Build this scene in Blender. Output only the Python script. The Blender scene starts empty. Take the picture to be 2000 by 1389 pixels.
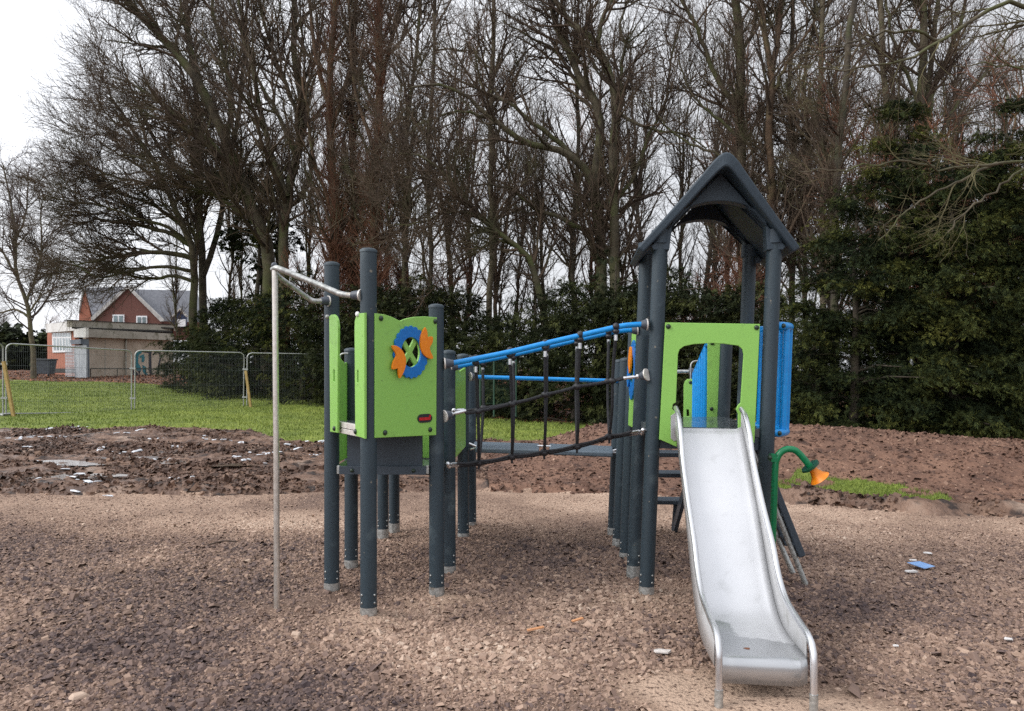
import bpy, math, random
import numpy as np
from mathutils import Vector, Matrix

R = math.radians
C = bpy.context.scene.collection
SC = bpy.context.scene
rnd = random.Random(7)

# ------------------------------------------------------------------ camera
F = 1500.0
CAM = np.array([0.0, 0.0, 1.62])
PITCH, ROLL = 0.0137, 0.0125
_f = np.array([0, math.cos(PITCH), math.sin(PITCH)])
_r0 = np.array([1.0, 0, 0]); _u0 = np.cross(_r0, _f)
c_, s_ = math.cos(ROLL), math.sin(ROLL)
_r = c_ * _r0 + s_ * _u0
_u = -s_ * _r0 + c_ * _u0

def ray(px, py):
    return _f + _r * ((px - 1000.0) / F) + _u * ((694.5 - py) / F)
def U(px, py, Y):
    d = ray(px, py); return CAM + d * (Y / d[1])
def G(px, py, z=0.0):
    d = ray(px, py); return CAM + d * ((z - CAM[2]) / d[2])

cd = bpy.data.cameras.new('camera'); cam = bpy.data.objects.new('camera', cd); C.objects.link(cam)
cam.matrix_world = Matrix(((_r[0], _u[0], -_f[0], CAM[0]), (_r[1], _u[1], -_f[1], CAM[1]), (_r[2], _u[2], -_f[2], CAM[2]), (0, 0, 0, 1)))
cd.sensor_width = 36; cd.sensor_fit = 'HORIZONTAL'; cd.lens = 36 * F / 2000.0; cd.clip_end = 2000; cd.clip_start = 0.05
SC.camera = cam

# ------------------------------------------------------------------ noise
def _hash(ix, iy, seed):
    h = (ix.astype(np.int64) * 374761393 + iy.astype(np.int64) * 668265263 + seed * 974634777) & 0xffffffff
    h = ((h ^ (h >> 13)) * 1274126177) & 0xffffffff
    return ((h ^ (h >> 16)) & 0xffffff) / float(0xffffff)
def vnoise(x, y, seed=0):
    x = np.asarray(x, float); y = np.asarray(y, float)
    ix = np.floor(x); iy = np.floor(y); fx = x - ix; fy = y - iy
    fx = fx * fx * (3 - 2 * fx); fy = fy * fy * (3 - 2 * fy)
    a = _hash(ix, iy, seed); b = _hash(ix + 1, iy, seed); c = _hash(ix, iy + 1, seed); d = _hash(ix + 1, iy + 1, seed)
    return (a * (1 - fx) + b * fx) * (1 - fy) + (c * (1 - fx) + d * fx) * fy
def fbm(x, y, oct=4, seed=0, gain=0.5):
    t = 0; a = 1; n = 0
    for i in range(oct):
        t = t + a * vnoise(x * 2 ** i + 17.3 * i, y * 2 ** i - 9.1 * i, seed + i); n += a; a *= gain
    return t / n - 0.5

# ------------------------------------------------------------------ materials
def lin(c):
    return tuple(((v / 255.0) / 12.92 if v <= 10 else (((v / 255.0) + 0.055) / 1.055) ** 2.4) for v in c) + (1.0,)
def mat(name, a, b=None, scale=8, detail=6, rough=0.6, metal=0.0, spots=None, bump=None, ramp=(0.35, 0.65), spec=0.5, attr=None, extra=None, rough_var=None, coat=0):
    """colour a..b through a noise ramp; spots=(colour, scale, lo, hi) layers; bump=(scale, distance, detail); attr = name of a per-point 0..1 value that drives the ramp"""
    m = bpy.data.materials.new(name); m.use_nodes = True
    nt = m.node_tree; N = nt.nodes; L = nt.links
    p = N['Principled BSDF']; p.inputs['Roughness'].default_value = rough; p.inputs['Metallic'].default_value = metal
    p.inputs['Specular IOR Level'].default_value = spec
    if coat: p.inputs['Coat Weight'].default_value = coat; p.inputs['Coat Roughness'].default_value = 0.15
    tc = N.new('ShaderNodeTexCoord')
    def noise(sc, det=6, dist=0):
        n = N.new('ShaderNodeTexNoise'); n.inputs['Scale'].default_value = sc; n.inputs['Detail'].default_value = det; n.inputs['Distortion'].default_value = dist
        L.new(tc.outputs['Object'], n.inputs['Vector']); return n
    col = None
    if b is None: 
        p.inputs['Base Color'].default_value = a
    else:
        r = N.new('ShaderNodeValToRGB'); r.color_ramp.elements[0].position = ramp[0]; r.color_ramp.elements[1].position = ramp[1]
        r.color_ramp.elements[0].color = a; r.color_ramp.elements[1].color = b
        if extra:
            for pos, cc in extra:
                e = r.color_ramp.elements.new(pos); e.color = cc
        if attr:
            at = N.new('ShaderNodeAttribute'); at.attribute_name = attr; L.new(at.outputs['Fac'], r.inputs['Fac'])
        else:
            L.new(noise(scale, detail).outputs['Fac'], r.inputs['Fac'])
        col = r.outputs['Color']
    for s in (spots or []):
        cc, sc, lo, hi = s[:4]
        mr = N.new('ShaderNodeMapRange'); mr.inputs['From Min'].default_value = lo; mr.inputs['From Max'].default_value = hi
        L.new(noise(sc, 5, s[4] if len(s) > 4 else 0).outputs['Fac'], mr.inputs['Value'])
        mx = N.new('ShaderNodeMix'); mx.data_type = 'RGBA'
        L.new(mr.outputs['Result'], mx.inputs['Factor'])
        if col is not None: L.new(col, mx.inputs['A'])
        else: mx.inputs['A'].default_value = a
        mx.inputs['B'].default_value = cc; col = mx.outputs['Result']
    if col is not None: L.new(col, p.inputs['Base Color'])
    if rough_var:
        sc, lo, hi = rough_var
        mr = N.new('ShaderNodeMapRange'); mr.inputs['From Min'].default_value = 0.35; mr.inputs['From Max'].default_value = 0.65
        mr.inputs['To Min'].default_value = lo; mr.inputs['To Max'].default_value = hi
        L.new(noise(sc, 4).outputs['Fac'], mr.inputs['Value']); L.new(mr.outputs['Result'], p.inputs['Roughness'])
    if bump:
        bn = N.new('ShaderNodeBump'); bn.inputs['Distance'].default_value = bump[1]; bn.inputs['Strength'].default_value = 1.0
        L.new(noise(bump[0], bump[2] if len(bump) > 2 else 6).outputs['Fac'], bn.inputs['Height']); L.new(bn.outputs['Normal'], p.inputs['Normal'])
    return m

M = {}
M['post'] = mat('slate_plastic', lin((33, 48, 57)), lin((48, 64, 74)), scale=260, detail=2, rough=0.5, bump=(350, 0.0012, 2), spots=[(lin((84, 98, 104)), 5, 0.6, 0.8), (lin((120, 116, 106)), 26, .70, .74)])
M['roof'] = mat('slate_moulded_plastic', lin((38, 52, 63)), lin((54, 69, 81)), scale=200, detail=2, rough=0.55, bump=(260, 0.0015, 2))
M['dark'] = mat('dark_grey_board', lin((48, 58, 68)), lin((62, 73, 84)), scale=120, rough=0.5)
M['step'] = mat('ribbed_grey_step', lin((84, 98, 110)), lin((104, 118, 130)), scale=60, rough=0.4)
M['green'] = mat('lime_green_board', lin((136, 190, 88)), lin((146, 200, 96)), scale=160, detail=3, rough=0.42, bump=(300, 0.0006, 2), spots=[(lin((118, 160, 80)), 8, 0.60, 0.82, 1.2), (lin((96, 122, 66)), 22, 0.70, 0.76, .6)])
M['blue'] = mat('sky_blue_plastic', lin((4, 136, 214)), lin((10, 148, 226)), scale=30, rough=0.35)
M['gearblue'] = mat('blue_board', lin((4, 104, 184)), lin((8, 116, 198)), scale=60, rough=0.4)
M['orange'] = mat('orange_board', lin((232, 128, 8)), lin((244, 142, 18)), scale=60, rough=0.4)
M['horn_green'] = mat('green_painted_steel', lin((0, 108, 66)), lin((4, 122, 76)), scale=40, rough=0.3)
M['flange'] = mat('dark_green_board', lin((10, 60, 40)), lin((18, 74, 50)), scale=40, rough=0.4)
M['black'] = mat('black_plastic', lin((30, 31, 35)), lin((42, 43, 48)), scale=80, rough=0.45)
M['bolt'] = mat('dark_bolt_cap', lin((28, 44, 34)), lin((40, 58, 44)), scale=80, rough=0.3)
M['cap'] = mat('grey_cone', lin((62, 68, 78)), lin((78, 84, 94)), scale=60, rough=0.45)
M['rope'] = mat('black_rope', lin((24, 25, 28)), lin((46, 47, 52)), scale=90, detail=1, rough=0.8, bump=(220, 0.003, 1))
M['chrome'] = mat('bright_steel', lin((196, 198, 202)), lin((226, 228, 230)), scale=40, rough=0.3, metal=1.0)
M['galv'] = mat('galvanised_steel', lin((150, 152, 150)), lin((196, 198, 196)), scale=45, rough=0.48, metal=0.75, spots=[(lin((128, 118, 104)), 20, 0.6, 0.75)])
M['pole'] = mat('brushed_pole_steel', lin((206, 200, 192)), lin((226, 222, 216)), scale=30, rough=0.38, metal=0.85)
M['alu'] = mat('aluminium_edge', lin((206, 200, 194)), lin((226, 222, 216)), scale=30, rough=0.45, metal=0.3)
M['white'] = mat('white_cap', lin((226, 228, 228)), lin((238, 240, 240)), scale=20, rough=0.5)
M['red'] = mat('red_badge', lin((176, 18, 28)), lin((196, 26, 34)), scale=40, rough=0.4)
M['wetdeck'] = mat('wet_grey_deck', lin((66, 74, 78)), lin((104, 110, 112)), scale=14, rough=0.15, spec=0.7)
M['drip'] = mat('rain_drops', lin((150, 190, 220)), lin((190, 215, 232)), scale=40, rough=0.1)

# ------------------------------------------------------------------ mesh helpers
ORG = {}
def link(o, parent=None):
    C.objects.link(o)
    if parent is not None: o.parent = parent
    return o
def tag(o, label=None, cat=None, group=None, kind=None):
    if label: o['label'] = label
    if cat: o['category'] = cat
    if group: o['group'] = group
    if kind: o['kind'] = kind
    return o
def empty(name, loc, label=None, cat=None, group=None):
    o = bpy.data.objects.new(name, None); o.location = loc; C.objects.link(o); o.empty_display_size = 0.2
    ORG[o.name] = np.array(loc, float)
    return tag(o, label, cat, group)
def np_mesh(name, V, quads=None, tris=None, smooth=False, attrs=None):
    me = bpy.data.meshes.new(name)
    V = np.asarray(V, np.float32).reshape(-1, 3)
    nq = 0 if quads is None else len(quads); nt_ = 0 if tris is None else len(tris)
    me.vertices.add(len(V)); me.vertices.foreach_set('co', V.ravel())
    li = []
    if nq: li.append(np.asarray(quads, np.int32).ravel())
    if nt_: li.append(np.asarray(tris, np.int32).ravel())
    li = np.concatenate(li)
    me.loops.add(len(li)); me.loops.foreach_set('vertex_index', li)
    me.polygons.add(nq + nt_)
    st = np.concatenate([np.arange(nq) * 4, nq * 4 + np.arange(nt_) * 3]).astype(np.int32)
    me.polygons.foreach_set('loop_start', st)
    try:
        me.polygons.foreach_set('loop_total', np.concatenate([np.full(nq, 4), np.full(nt_, 3)]).astype(np.int32))
    except Exception: pass
    me.polygons.foreach_set('use_smooth', np.full(nq + nt_, smooth, dtype=bool))
    for k, v in (attrs or {}).items():
        a = me.attributes.new(k, 'FLOAT', 'POINT'); a.data.foreach_set('value', np.asarray(v, np.float32))
    me.update(calc_edges=True); 
    return me

class MB:
    def __init__(s): s.v = []; s.f = []; s.sm = []
    def add(s, verts, faces, smooth=False):
        o = len(s.v)
        s.v.extend([tuple(map(float, p)) for p in verts]); s.f.extend([tuple(i + o for i in f) for f in faces]); s.sm.extend([smooth] * len(faces)); return s
    def box(s, c, size, rotz=0.0, axes=None):
        c = np.array(c, float); h = np.array(size, float) / 2
        if axes is None:
            ax = np.array([[math.cos(rotz), math.sin(rotz), 0], [-math.sin(rotz), math.cos(rotz), 0], [0, 0, 1]])
        else: ax = np.array(axes)
        vs = [c + ax[0] * h[0] * i + ax[1] * h[1] * j + ax[2] * h[2] * k for i in (-1, 1) for j in (-1, 1) for k in (-1, 1)]
        return s.add(vs, [(0, 1, 3, 2), (4, 6, 7, 5), (0, 4, 5, 1), (2, 3, 7, 6), (0, 2, 6, 4), (1, 5, 7, 3)])
    def beam(s, a, b, w, h, up=(0, 0, 1)):
        a = np.array(a, float); b = np.array(b, float); d = b - a; L = np.linalg.norm(d); d /= L
        side = np.cross(d, up); side /= np.linalg.norm(side); u2 = np.cross(side, d)
        return s.box((a + b) / 2, (L, w, h), axes=[d, side, u2])
    def tube(s, pts, r, sides=12, cap=True):
        P = np.array(pts, float); n = len(P)
        rr = np.full(n, r) if np.isscalar(r) else np.array(r, float)
        T = np.gradient(P, axis=0); T /= np.linalg.norm(T, axis=1)[:, None]
        d = P[-1] - P[0]
        ref = np.eye(3)[int(np.argmin(np.abs(T).max(axis=0)))]
        vs = []; A = np.cross(T[0], ref); A /= np.linalg.norm(A)
        for i in range(n):
            A = A - T[i] * np.dot(A, T[i]); A /= np.linalg.norm(A); B = np.cross(T[i], A)
            for k in range(sides):
                t = 2 * math.pi * k / sides
                vs.append(P[i] + rr[i] * (math.cos(t) * A + math.sin(t) * B))
        fs = [(i * sides + k, i * sides + (k + 1) % sides, (i + 1) * sides + (k + 1) % sides, (i + 1) * sides + k) for i in range(n - 1) for k in range(sides)]
        s.add(vs, fs, True)
        if cap:
            s.add(vs[:sides], [tuple(range(sides - 1, -1, -1))]); s.add(vs[-sides:], [tuple(range(sides))])
        return s
    def ball(s, c, r, n=10, m=6, squash=(1, 1, 1)):
        vs = []; fs = []
        for j in range(m + 1):
            t = math.pi * j / m
            for i in range(n):
                p = 2 * math.pi * i / n
                vs.append((c[0] + r * squash[0] * math.sin(t) * math.cos(p), c[1] + r * squash[1] * math.sin(t) * math.sin(p), c[2] + r * squash[2] * math.cos(t)))
        for j in range(m):
            for i in range(n): fs.append((j * n + i, (j + 1) * n + i, (j + 1) * n + (i + 1) % n, j * n + (i + 1) % n))
        return s.add(vs, fs, True)
    def build(s, name, m, parent=None, k=0.0, root=None, bevel=0.0):
        V = np.array(s.v, float)
        if k: V[:, 0] += k * V[:, 2]
        o0 = np.zeros(3)
        if parent is not None:
            r = parent
            while r.parent is not None: r = r.parent
            o0 = ORG.get(r.name, o0)
        V = V - o0
        me = bpy.data.meshes.new(name); me.from_pydata([tuple(p) for p in V], [], s.f)
        me.polygons.foreach_set('use_smooth', s.sm); me.update()
        me.materials.append(m)
        o = bpy.data.objects.new(name, me); link(o, parent)
        if bevel:
            b = o.modifiers.new('bevel', 'BEVEL'); b.width = bevel; b.segments = 2; b.limit_method = 'ANGLE'; b.angle_limit = R(35)
        return o

def catmull(pts, n):
    P = np.array(pts, float); Q = np.vstack([2 * P[0] - P[1], P, 2 * P[-1] - P[-2]])
    d = np.linalg.norm(np.diff(P, axis=0), axis=1); s = np.concatenate([[0], np.cumsum(d)])
    out = []
    for t in np.linspace(0, s[-1], n):
        i = min(max(int(np.searchsorted(s, t, side='right')) - 1, 0), len(P) - 2)
        u = (t - s[i]) / max(d[i], 1e-9); p0, p1, p2, p3 = Q[i:i + 4]
        out.append(0.5 * (2 * p1 + (p2 - p0) * u + (2 * p0 - 5 * p1 + 4 * p2 - p3) * u * u + (3 * p1 - p0 - 3 * p2 + p3) * u ** 3))
    return np.array(out)

# vertical plane through two ground points, sheared sideways by k per metre of height
class Plane:
    def __init__(s, a, b, k=0.0, off=0.0, face=None):
        s.a = np.array(a[:2], float); s.b = np.array(b[:2], float); s.k = k
        d = s.b - s.a; s.L = np.linalg.norm(d); s.d = d / s.L; s.n = np.array([s.d[1], -s.d[0]])
        if face is None: face = -s.a
        if np.dot(s.n, np.array(face[:2])) < 0: s.n = -s.n
        s.a = s.a + s.n * off; s.b = s.b + s.n * off
    def pt(s, u, v, w=0.0):
        q = s.a + s.d * u + s.n * w
        return np.array([q[0] + s.k * v, q[1], v])
    def px(s, x, y):
        N3 = np.array([s.n[0], s.n[1], -s.n[0] * s.k]); d = ray(x, y)
        t = (np.dot(s.n, s.a) - np.dot(N3, CAM)) / np.dot(N3, d); p = CAM + t * d
        return (float(np.dot(p[:2] - np.array([s.k * p[2], 0]) - s.a, s.d)), float(p[2]))
    def pxs(s, pts): return [s.px(*p) for p in pts]

def flat2d(outlines, half, bev=0.0):
    cu = bpy.data.curves.new('outline', 'CURVE'); cu.dimensions = '2D'; cu.fill_mode = 'BOTH'; cu.extrude = max(half - bev, 0.0005); cu.bevel_depth = bev; cu.bevel_resolution = 1; cu.offset = -bev
    for pts in outlines:
        sp = cu.splines.new('POLY'); sp.points.add(len(pts) - 1); sp.use_cyclic_u = True
        for q, p in zip(sp.points, pts): q.co = (p[0], p[1], 0, 1)
    ob = bpy.data.objects.new('outline', cu)
    me = bpy.data.meshes.new_from_object(ob)
    vs = [tuple(v.co) for v in me.vertices]; fs = [tuple(p.vertices) for p in me.polygons]
    bpy.data.meshes.remove(me); bpy.data.objects.remove(ob); bpy.data.curves.remove(cu)
    return vs, fs
def slab(pl, outlines, w0, w1, bev=0.004):
    """a board cut to 2-D outlines in plane pl (first is the outside, others are holes), from offset w0 to w1"""
    vs, fs = flat2d(outlines, abs(w1 - w0) / 2, bev); wm = (w0 + w1) / 2
    mb = MB(); V = [pl.pt(v[0], v[1], wm + v[2]) for v in vs]
    # shear is already in pt
    mb.add(V, fs); return mb
def arc(cx, cy, rx, ry, a0, a1, n):
    return [(cx + rx * math.cos(R(a0 + (a1 - a0) * i / n)), cy + ry * math.sin(R(a0 + (a1 - a0) * i / n))) for i in range(n + 1)]
def rrect(x0, y0, x1, y1, r, n=5):
    return arc(x1 - r, y1 - r, r, r, 0, 90, n) + arc(x0 + r, y1 - r, r, r, 90, 180, n) + arc(x0 + r, y0 + r, r, r, 180, 270, n) + arc(x1 - r, y0 + r, r, r, 270, 360, n)
def copy_tree(o, parent=None):
    c = o.copy(); C.objects.link(c)
    if parent is not None: c.parent = parent
    for ch in list(o.children): copy_tree(ch, c)
    return c
# ------------------------------------------------------------------ play structure
KL, KT = -0.0155, 0.030
PR = 0.0525
xy = lambda p: np.array(p[:2])
A, B, Cc, D, E = (xy(G(*p)) for p in ((648, 1160), (720, 1210), (853, 1168), (686, 1113), (877, 1125)))
Fp, Gp, Hp, Ip = (xy(G(*p)) for p in ((905, 1058), (920, 1035), (748, 1050), (770, 1038)))
P1 = xy(G(1262, 1167)); P3 = P1 + 0.79 * np.array([.995, -.085]); P2 = np.array([.965, 6.0]); P4 = np.array([1.79, 6.05])
P5 = np.array([.965, 6.42]); P6 = np.array([.978, 6.95]); P7 = np.array([.99, 7.4]); P8 = np.array([1.80, 6.65])
ps = empty('play_structure', (0.3, 5.8, 0), 'slate grey and lime green climbing frame with steel slide, rope net bridge and gabled roof', 'play structure')

def ax3(p, z, k): return np.array([p[0] + k * z, p[1], z])
def post(p, zt, k, nb=2):
    m = MB(); m.tube([(p[0], p[1], .085), (p[0], p[1], zt * .5), (p[0], p[1], zt)], PR, 24)
    o = m.build('post', M['post'], ps, k)
    m = MB(); m.tube([(p[0], p[1], -.15), (p[0], p[1], .085)], PR + .002, 24, False); m.build('foot', M['galv'], o, k)
    m = MB(); m.tube([(p[0], p[1], zt - .012), (p[0], p[1], zt + .004), (p[0], p[1], zt + .014), (p[0], p[1], zt + .019)], [PR + .003, PR + .003, PR * .75, PR * .2], 24); m.build('post_cap', M['post'], o, k)
    c = -p / np.linalg.norm(p)
    for i in range(nb):
        for a in (-.9, .75):
            d = np.array([c[0] * math.cos(a) - c[1] * math.sin(a), c[0] * math.sin(a) + c[1] * math.cos(a)])
            m = MB(); q = p + d * (PR + .001); m.ball((q[0], q[1], .115 + .05 * i), .0075, 8, 5); m.build('bolt', M['galv'], o, k)
    return o
for p, zt in ((A, 2.325), (B, 2.345), (Cc, 2.03), (D, 1.73), (E, 1.72), (Fp, 1.71), (Gp, 1.70), (Hp, 1.66), (Ip, 1.66)): post(p, zt, KL)
for p, zt in ((P1, 2.585), (P3, 2.585), (P2, 2.575), (P4, 2.585), (P5, 1.93), (P6, 1.69), (P7, 1.68), (P8, 1.9)): post(p, zt, KT)

def bolt(pl, u, v, w, parent, m='bolt', r=.017):
    c = pl.pt(u, v, w); b = MB(); n3 = np.array([pl.n[0], pl.n[1], 0])
    b.tube([c - n3 * .006, c + n3 * .004, c + n3 * .010, c + n3 * .0125], [r, r, r * .72, r * .2], 14); return b.build('bolt', M[m], parent)

# --- left tower boards
plBC = Plane(B, Cc, KL, .052)
out = plBC.pxs([(731, 612), (736.5, 612.7), (748, 614), (757, 616.6), (765, 619.5), (773, 623.3), (780, 627), (786, 624.6), (792, 622.5), (801, 620.4), (810, 619), (829, 618.2), (852, 620), (850.5, 850), (731, 855.5)])
cu_, cv_ = plBC.px(799, 688)
hole = arc(cu_, cv_, .088, .100, 0, 360, 40)[:-1]
slot = rrect(*plBC.px(814.5, 824.5), *plBC.px(840.5, 809.5), .022)
bp = slab(plBC, [out, hole], -.009, .009).build('side_panel', M['green'], ps)
bp['label'] = 'lime green board with blue gear and orange tulips'
m = MB()
for a in (56, -52):
    d = np.array([math.cos(R(a)), math.sin(R(a))]); n = np.array([-d[1], d[0]]); L_, W_ = .112, .017
    pts = [np.array([cu_, cv_]) + d * i * L_ + n * j * W_ for i, j in ((-1, -1), (1, -1), (1, 1), (-1, 1))]
    t = slab(plBC, [[tuple(p) for p in pts]], -.008 if a > 0 else -.0075, .008 if a > 0 else .0075, .002); m.add(t.v, t.f)
m.build('cross', M['green'], bp)
def gear(pl, cu, cv, parent, ro=.150, ri=.089, ry=1.12, sgn=1):
    pts = []
    n = 22
    for i in range(n * 8):
        t = 2 * math.pi * i / (n * 8); ph = (i % 8) / 8
        r = ro + .011 * abs(math.sin(math.pi * ph)) - .004
        pts.append((cu + r * math.cos(t), cv + r * ry * math.sin(t)))
    return slab(pl, [pts, arc(cu, cv, ri, ri * ry, 0, 360, 40)[:-1]], .010, .024, .002).build('gear', M['gearblue'], parent)
gear(plBC, cu_, cv_, bp)
zz = lambda l: [(700 + x / 8.68, 600 + y / 8.68) for x, y in l]
for l in ([(505, 655), (560, 650), (640, 690), (715, 790), (745, 900), (735, 1000), (700, 1110), (640, 1205), (618, 1130), (608, 1040), (560, 1052), (512, 1045), (530, 930), (580, 830), (565, 770), (525, 710)],
          [(1075, 345), (1105, 420), (1115, 515), (1150, 500), (1200, 510), (1192, 600), (1150, 690), (1165, 760), (1205, 860), (1150, 875), (1060, 820), (1010, 730), (990, 620), (1000, 500), (1040, 390)]):
    P = plBC.pxs(zz(l)); P.append(P[0]); Q = catmull([(a, b, 0) for a, b in P], 60)[:-1]
    slab(plBC, [[(a, b) for a, b, _ in Q]], .024, .038, .002).build('tulip', M['orange'], bp)
for x, y in ((742, 622), (848, 628), (750, 845), (838, 839)): bolt(plBC, *plBC.px(x, y), .010, bp)
u0, v0 = plBC.px(813, 826); u1, v1 = plBC.px(842, 808)
bd = slab(plBC, [rrect(min(u0, u1), v0, max(u0, u1), v1, .034)], .007, .0125, .001).build('badge', M['black'], bp)
u0, v0 = plBC.px(816, 821.5); u1, v1 = plBC.px(838, 814.5)
slab(plBC, [rrect(min(u0, u1), v0, max(u0, u1), v1, .006)], .012, .0145, .0005).build('badge_band', M['red'], bp)
u0, v0 = plBC.px(837.3, 812.4)
slab(plBC, [arc(u0, v0, .009, .009, 0, 360, 14)[:-1]], .012, .0145, .0005).build('badge_band', M['red'], bp)

plAB = Plane(A, B, KL, .05)
for l, sl in (([(645, 618), (649, 614.8), (654, 614.5), (658, 618), (661, 626), (662.3, 638), (661, 845.5), (647, 843.5)], [(653.3, 722), (655.9, 722.5), (655.9, 745.5), (653.3, 745)]),
              ([(694.5, 640), (695, 627), (698, 617), (703, 612.5), (714, 611), (714, 857), (696, 851)], [(699.8, 723), (702.2, 723.5), (702.2, 747), (699.8, 746.5)])):
    o = slab(plAB, [plAB.pxs(l), plAB.pxs(sl)], -.009, .009).build('entry_board', M['green'], ps)
    if l[0][0] < 660: bolt(plAB, *plAB.px(642.5, 619), .012, o, 'galv'); bolt(plAB, *plAB.px(656, 837), .010, o)
    else: bolt(plAB, *plAB.px(701.5, 614), .012, o, 'white'); bolt(plAB, *plAB.px(697.5, 843), .010, o)
# decks
def deck(poly, z, th, m, name, k, parent=ps):
    b = MB(); n = len(poly)
    b.add([(p[0], p[1], z) for p in poly] + [(p[0], p[1], z - th) for p in poly], [tuple(range(n)), tuple(range(2 * n - 1, n - 1, -1))] + [(i, n + i, n + (i + 1) % n, (i + 1) % n) for i in range(n)])
    return b.build(name, m, parent, k)
def inset(p, c, f): return c + (np.array(p) - c) * f
cL = (A + B + Cc) / 3
deck([inset(p, cL, .90) for p in (A, B, Cc)], 1.222, .05, M['wetdeck'], 'platform', KL)
pe = Plane(A, B, KL, .015); m = MB()
for v0, v1 in ((1.150, 1.184), (1.188, 1.225)):
    t = slab(pe, [[(.06, v0), (pe.L - .06, v0), (pe.L - .06, v1), (.06, v1)]], -.02, .012, .003); m.add(t.v, t.f)
m.build('platform_edge', M['alu'], ps)
plAC = Plane(A, Cc, KL, 0.0)
slab(plAC, [plAC.pxs([(679, 850), (825, 848), (825, 912), (679, 912)])], -.012, .012, .002).build('riser_board', M['dark'], ps)
o = slab(plAC, [plAC.pxs([(667, 909), (835, 909), (835, 925.5), (667, 924.5)])], .0125, .055, .002).build('deck_beam', M['dark'], ps)
for x in (692, 811): bolt(plAC, *plAC.px(x, 917), .056, o, r=.014)
for x in (664.5, 837.5):
    slab(plAC, [plAC.pxs([(x - 2.5, 908), (x + 2.5, 908), (x + 2.5, 924), (x - 2.5, 924)])], .005, .05, .002).build('bracket', M['galv'], o)
lowc = (A + Cc + Fp + Hp) / 4
deck([inset(p, lowc, .95) for p in (A, Cc, E, Fp, Gp, Ip, Hp, D)], .895, .05, M['wetdeck'], 'platform', KL)
plAD = Plane(A, D, KL, -.03, (1, -.2))
wave = [(640, 716), (650, 712), (657, 703), (663, 699), (667, 704), (671, 709), (675, 708.5), (679, 706), (684, 704), (690, 705)]
Q = plAD.pxs(wave); Q = [(u, v) for u, v in Q]
slab(plAD, [Q + [(Q[-1][0], .885), (Q[0][0], .885)]], -.009, .009).build('side_panel', M['green'], ps)
plDE = Plane(D, E, KL, .0, (0, -1))
a0 = plDE.px(814, 800); a1 = plDE.px(858, 906)
slab(plDE, [[(a0[0], .90), (a1[0], .90), (a1[0], a0[1]), (a0[0], a0[1])]], -.009, .009).build('side_panel', M['green'], ps)
plEF = Plane(E, Fp, KL, .02, (1, -.1))
o = slab(plEF, [[(.05, .88), (plEF.L - .05, .88), (plEF.L - .05, 1.60), (plEF.L * .5, 1.57), (.05, 1.62)]], -.009, .009).build('side_panel', M['green'], ps)
plHI = Plane(Hp, Ip, KL, 0, (0, -1))
MB().tube(catmull([U(664, 712, 6.0), U(663.6, 699, 6.0), U(666, 692.5, 6.0), U(672, 690.5, 6.0), U(680, 690.5, 6.0)], 14), .007, 8).build('grab_hoop', M['galv'], ps)

# --- fireman's pole
zt = U(537, 525, 5.08); zb = G(542, 1188)
fp = MB().tube([zb - np.array([0, 0, .2]), (zb + zt) / 2, zt], .0195, 16).build('sliding_pole', M['pole'], ps)
MB().ball(zt + np.array([-.005, 0, .022]), .021, 12, 8).build('pole_cap', M['cap'], fp)
MB().tube(catmull([U(700, 577, 4.90), U(686, 577, 4.93), U(668, 575, 4.95), U(652, 569, 4.97), U(600, 547, 5.02), U(550, 527, 5.05), U(538, 523.5, 5.07), U(533, 527, 5.09)], 40), .0195, 14).build('grab_rail', M['galv'], fp)
MB().tube(catmull([U(640, 588, 5.36), U(628, 588, 5.34), U(613, 588, 5.32), U(600, 581, 5.30), U(575, 563, 5.22), U(550, 545, 5.14), U(540, 536, 5.10), U(533, 527, 5.09)], 40), .0175, 14).build('grab_rail', M['galv'], fp)
def cone(px0, px1, Y0, Y1, r0, r1, parent, plate=True):
    a = U(*px0, Y0); b = U(*px1, Y1); d = (b - a) / np.linalg.norm(b - a)
    o = MB().tube([a, a + (b - a) * .25, b], [r0, r0 * .95, r1], 18).build('cone_mount', M['cap'], parent)
    if plate: MB().tube([a - d * .006, a + d * .003], r0 + .004, 18).build('mount_plate', M['alu'], o)
    return o
cone((704.5, 577), (688, 577), 4.885, 4.91, .034, .026, ps); cone((641, 588), (627, 588), 5.37, 5.34, .034, .026, ps)

# --- rope net bridge
bar1 = [U(x, y, Y) for x, y, Y in ((884, 709.5, 5.37), (926.5, 701.5, 5.37), (996, 687.5, 5.38), (1063, 671.5, 5.39), (1132.5, 655.5, 5.4), (1200, 640, 5.41), (1225, 635.5, 5.41), (1254, 633.5, 5.42))]
bar2 = [U(x, y, Y) for x, y, Y in ((893, 716.5, 5.93), (943, 705.5, 5.94), (1003, 693, 5.95), (1065, 679, 5.96), (1127, 664.5, 5.97), (1189, 650.5, 5.98), (1215, 646.5, 5.98), (1238, 645, 5.99))]
h1 = MB().tube(catmull(bar1, 50), .0190, 16).build('hand_rail', M['blue'], ps)
h2 = MB().tube(catmull(bar2, 50), .0185, 16).build('hand_rail', M['blue'], ps)
bar3 = [U(930, 736.5, 7.15), U(1070, 740.5, 7.2), U(1207, 744.5, 7.25)]
h3 = MB().tube(bar3, .0195, 16).build('hand_rail', M['blue'], ps)
cone((869, 710.5), (886, 709.5), 5.36, 5.37, .038, .023, h1); cone((1263, 634), (1252, 634), 5.42, 5.42, .038, .025, h1)
cone((881, 718), (894, 716.5), 5.92, 5.93, .036, .023, h2); cone((1244, 645), (1234, 645.5), 5.98, 5.98, .036, .025, h2)
cone((917, 736), (931, 736.5), 7.1, 7.15, .040, .024, h3); cone((1215, 746), (1205, 744.5), 7.3, 7.25, .038, .024, h3)
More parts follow.
